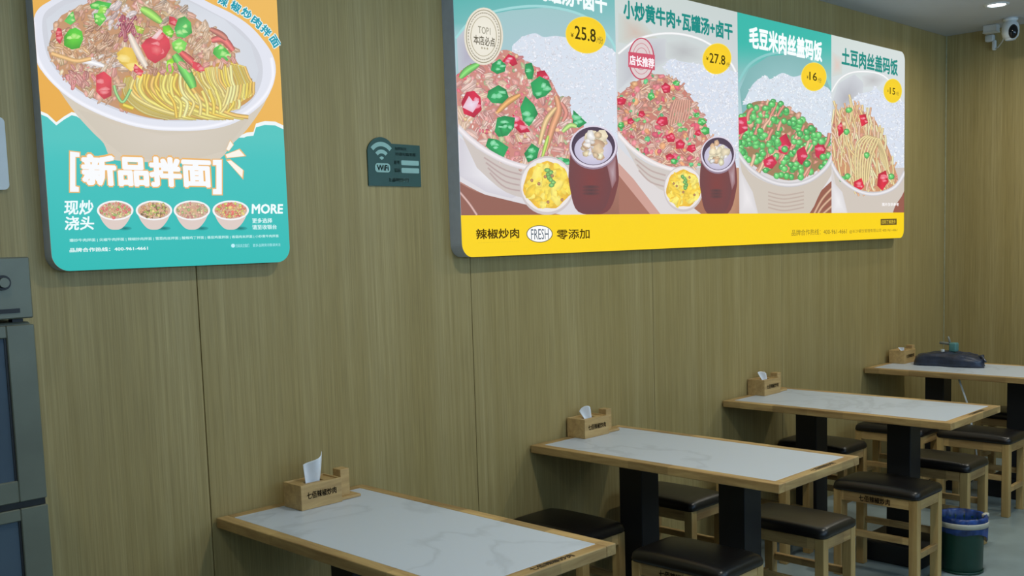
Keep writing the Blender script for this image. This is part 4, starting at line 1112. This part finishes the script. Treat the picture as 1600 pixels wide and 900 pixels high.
chunk(a, [(180, 84), (192, 74), (206, 76), (212, 96), (220, 118), (216, 124), (202, 112), (184, 98)], (240, 206, 96), (250, 232, 160), (214, 170, 60))
a.up(); a.strand([(200, 54), (212, 80), (228, 108)], 11, (226, 212, 196), taper=.5, lo=.85)
rd([(148, 118), (160, 112), (172, 122), (172, 150), (160, 156), (148, 144)])
a.up(); a.strand([(176, 134), (180, 148), (190, 160), (202, 140)], 5, (150, 206, 130)); a.up(); a.strand([(118, 95), (140, 98), (160, 104)], 8, (240, 234, 240), taper=.5, lo=.9)
a.up(); a.strand([(190, 164), (206, 170)], 7, (242, 206, 70))
a.up(); a.strand([(78, 84), (96, 90), (118, 96), (140, 92)], 7, (228, 180, 116), lo=.8)
lg([(208, 40), (216, 42), (224, 46), (220, 54), (212, 52)], (214, 204, 90))
for q in range(34):      # ragged lower edge of the topping over the strands
    u = R(0, 1); meat(a, 204 + 162 * u, 117 - 22 * u + R(-7, 6), R(4, 8), R(20, 160), pick((206, 150, 112), (222, 170, 132), (226, 150, 136), (190, 132, 100)))
for P in [[(208, 100), (222, 112), (218, 120), (206, 112)], [(298, 96), (310, 100), (318, 112), (306, 112), (298, 106)]]: rd(P)
# arched lettering
for ch, (x, y), rot in [('辣', (346, 2), -22), ('椒', (366, 11.5), -28), ('炒', (383, 22), -33), ('肉', (398.5, 35), -38), ('拌', (413, 49), -43), ('面', (426.5, 65.5), -56)]:
    a.text(ch, (x - 8.2, y + 8.2), (x + 8.2, y - 8.2), (222, 244, 246), .14, 0, rot); a.text(ch, (x - 7, y + 7), (x + 7, y - 7), (46, 156, 176), .035, 0, rot)
# title
OR, WH = (236, 182, 110), (246, 248, 250)
def brk(x0, x1, y0, y1, left, g):
    t = 8.5; h = 8.5
    if left: return [(x0 - g, y0 - g), (x1 + g, y0 - g + 2), (x1 + g, y0 + h + g), (x0 + t + g, y0 + h + g), (x0 + t + g, y1 - h - g), (x1 - 1 + g, y1 - h - g + 1), (x1 - 1 + g, y1 + g), (x0 - g, y1 + g)]
    return [(x0 - g, y0 - g), (x1 + g, y0 - g), (x1 + g, y1 + g), (x0 - g, y1 + g), (x0 - g, y1 - h - g), (x1 - t - g, y1 - h - g), (x1 - t - g, y0 + h + g), (x0 - g, y0 + h + g)]
a.text('新品拌面', (124.5, 292.5), (328.5, 245.5), OR, .085) 
a.poly(brk(107, 122, 237, 300, True, 1.6), OR); a.poly(brk(330, 344, 250, 304, False, 1.6), OR)
a.text('新品拌面', (126.5, 290.5), (326.5, 248), WH, .05)
a.poly(brk(107, 122, 237, 300, True, 0), WH); a.poly(brk(330, 344, 250, 304, False, 0), WH)
for P in ([(351, 234), (357, 220), (362, 227), (355, 236)], [(350, 242), (371, 234), (380, 244), (352, 247)], [(352, 252), (358, 251), (377, 266), (376, 278)]):
    cx = sum(p[0] for p in P) / 4; cy = sum(p[1] for p in P) / 4
    a.poly([(cx + (p[0] - cx) * 1.14, cy + (p[1] - cy) * 1.2) for p in P], OR); a.poly(P, (250, 244, 232))
# lower block
a.text('现炒', (98, 336), (143, 313), (236, 250, 252), .03, .12); a.text('浇头', (99, 360), (144, 338), (236, 250, 252), .03, .12)
for i, cx in enumerate((177.5, 238, 297, 357.5)):
    a.up(); a.ell(cx + 15, 357, 11, 3, (16, 110, 108), (44, 168, 164))
    a.poly(catmull([(cx - 27, 331), (cx - 20, 346), (cx - 10, 357), (cx, 359), (cx + 10, 357), (cx + 20, 346), (cx + 27, 331)], 4), (222, 204, 196))
    a.ell(cx, 329, 28.5, 15.5, (244, 244, 244)); a.ell(cx, 329, 25.5, 13, (214, 170, 130), (210, 180, 160))
    reg = [(cx + 24 * math.cos(t), 329 + 12 * math.sin(t)) for t in [k * .524 for k in range(12)]]
    cols = [[(226, 210, 140), (206, 150, 110), (150, 180, 90), (222, 96, 96), (222, 100, 100)], [(226, 200, 120), (190, 140, 80), (160, 180, 80), (214, 150, 110), (120, 90, 60)],
            [(232, 206, 150), (210, 150, 130), (150, 170, 100), (226, 170, 140), (196, 120, 110)], [(236, 206, 110), (214, 120, 90), (190, 196, 80), (222, 90, 80), (226, 180, 120)]][i]
    pieces(a, reg, 110, cols, 1.4, 3, .5)
a.text('MORE', (390, 334.5), (439, 319), (240, 252, 252), .035, .1)
a.text('更多选择', (391, 349), (422, 341), (214, 244, 244), .03); a.text('请至收银台', (391, 359), (429, 351), (214, 244, 244), .03)
a.text('爆炒牛肉拌面 | 尖椒牛肉拌面 | 辣椒炒肉拌面 | 雪菜肉丝拌面 | 酸辣鸡丁拌面 | 番茄鸡蛋拌面 | 香菇肉末拌面 | 小炒黄牛肉拌面', (106, 379), (432, 366.5), (200, 242, 240), .02)
a.text('品牌合作热线：400-961-4661', (106, 394.5), (228, 384.5), (232, 250, 250), .03)
a.ell(361, 384, 3, 3, (190, 240, 248)); a.text('扫码关注我们', (365, 387), (386, 381), (170, 230, 236), .01); a.text('更多品牌资讯敬请关注', (392, 386), (435, 380), (170, 230, 236), .01)
a.build('poster_print', M['backlit'], poster)

# ================================================================== WIFI SIGN
t = thing('wifi_sign', (1.066, 0, 1.843), 'small dark green wireless sign on the wall between poster and menu board', 'sign')
x0, x1, z0, z1 = .944, 1.194, 1.843, 1.998
cw = (1.008, 1.955, .0665)
pts = [(x0, z0), (x1, z0), (x1, z1)]
for k in range(13):
    aa = math.radians(42 + (176 - 42) * k / 12); pts.append((cw[0] + cw[2] * math.cos(aa), cw[1] + cw[2] * math.sin(aa)))
pts[-1] = (x0, pts[-1][1])
bm = BM()
A = [bm.verts.new((x - 1.066, -.0005, z - 1.843)) for x, z in pts]; B = [bm.verts.new((x - 1.066, -.006, z - 1.843)) for x, z in pts]
bm.faces.new(A); bm.faces.new(B)
for i in range(len(A)): bm.faces.new([A[i], A[(i + 1) % len(A)], B[(i + 1) % len(A)], B[i]])
obj('board', bm, M['green_board'], t)
def arc_bm(cx, cz, r0, r1, a0, a1, n=16):
    bm = BM(); q = []
    for k in range(n + 1):
        g = math.radians(a0 + (a1 - a0) * k / n); q.append([bm.verts.new((cx + r * math.cos(g) - 1.066, -.0068, cz + r * math.sin(g) - 1.843)) for r in (r0, r1)])
    for u, v in zip(q, q[1:]): bm.faces.new([u[0], v[0], v[1], u[1]])
    return bm
bm = arc_bm(1.008, 1.938, .050, .066, 42, 138)
for args in ((1.008, 1.938, .024, .038, 42, 138), (1.008, 1.938, .0005, .013, 35, 145)):
    b2 = arc_bm(*args); me = bpy.data.meshes.new('x'); b2.to_mesh(me); b2.free(); bm.from_mesh(me); bpy.data.meshes.remove(me)
obj('wifi_symbol', bm, M['pale_ink'], t)
def rrect(x0, x1, z0, z1, r):
    bm = BM(); vs = [bm.verts.new((x - 1.066, -.0066, z - 1.843)) for x, z in rounded_rect(x0, x1, z0, z1, r)]; bm.faces.new(vs); return bm
obj('lozenge', rrect(.976, 1.046, 1.893, 1.926, .012), M['pale_ink'], t)
obj('field', rrect(1.10, 1.186, 1.922, 1.940, .004), M['pale_ink'], t); obj('field', rrect(1.10, 1.186, 1.893, 1.912, .004), M['pale_ink'], t)
def wt(s, x, z, w, h, mat, off=.01): text_obj('lettering', s, (x - 1.066, -.006, z - 1.843), (1, 0, 0), (0, 0, 1), w, h, mat, t, off, .0014)
wt('WiFi', .984, 1.899, .054, .021, M['green_board'], .03)
wt('免费无线', 1.072, 1.976, .055, .012, M['pale_ink']); wt('欢迎光临本店', 1.072, 1.956, .10, .013, M['pale_ink'])
wt('账号', 1.066, 1.924, .026, .014, M['pale_ink']); wt('密码', 1.066, 1.895, .026, .014, M['pale_ink'])
wt('七佰辣椒炒肉', 1.036, 1.858, .096, .016, M['pale_ink'], .03)

# ================================================================== WHITE NOTICE AT THE LEFT EDGE
t = thing('notice_board', (-.47, 0, 1.812), 'white rounded plastic notice panel on the wall at the left edge, mostly out of view', 'sign')
bm = BM(); out = rounded_rect(-.15, .150, 0, .20, .015)
A = [bm.verts.new((x, -.0005, z)) for x, z in out]; B = [bm.verts.new((x, -.014, z)) for x, z in out]
bm.faces.new(A); bm.faces.new(B)
for i in range(len(A)): bm.faces.new([A[i], A[(i + 1) % len(A)], B[(i + 1) % len(A)], B[i]])
obj('panel', bm, M['white'], t)
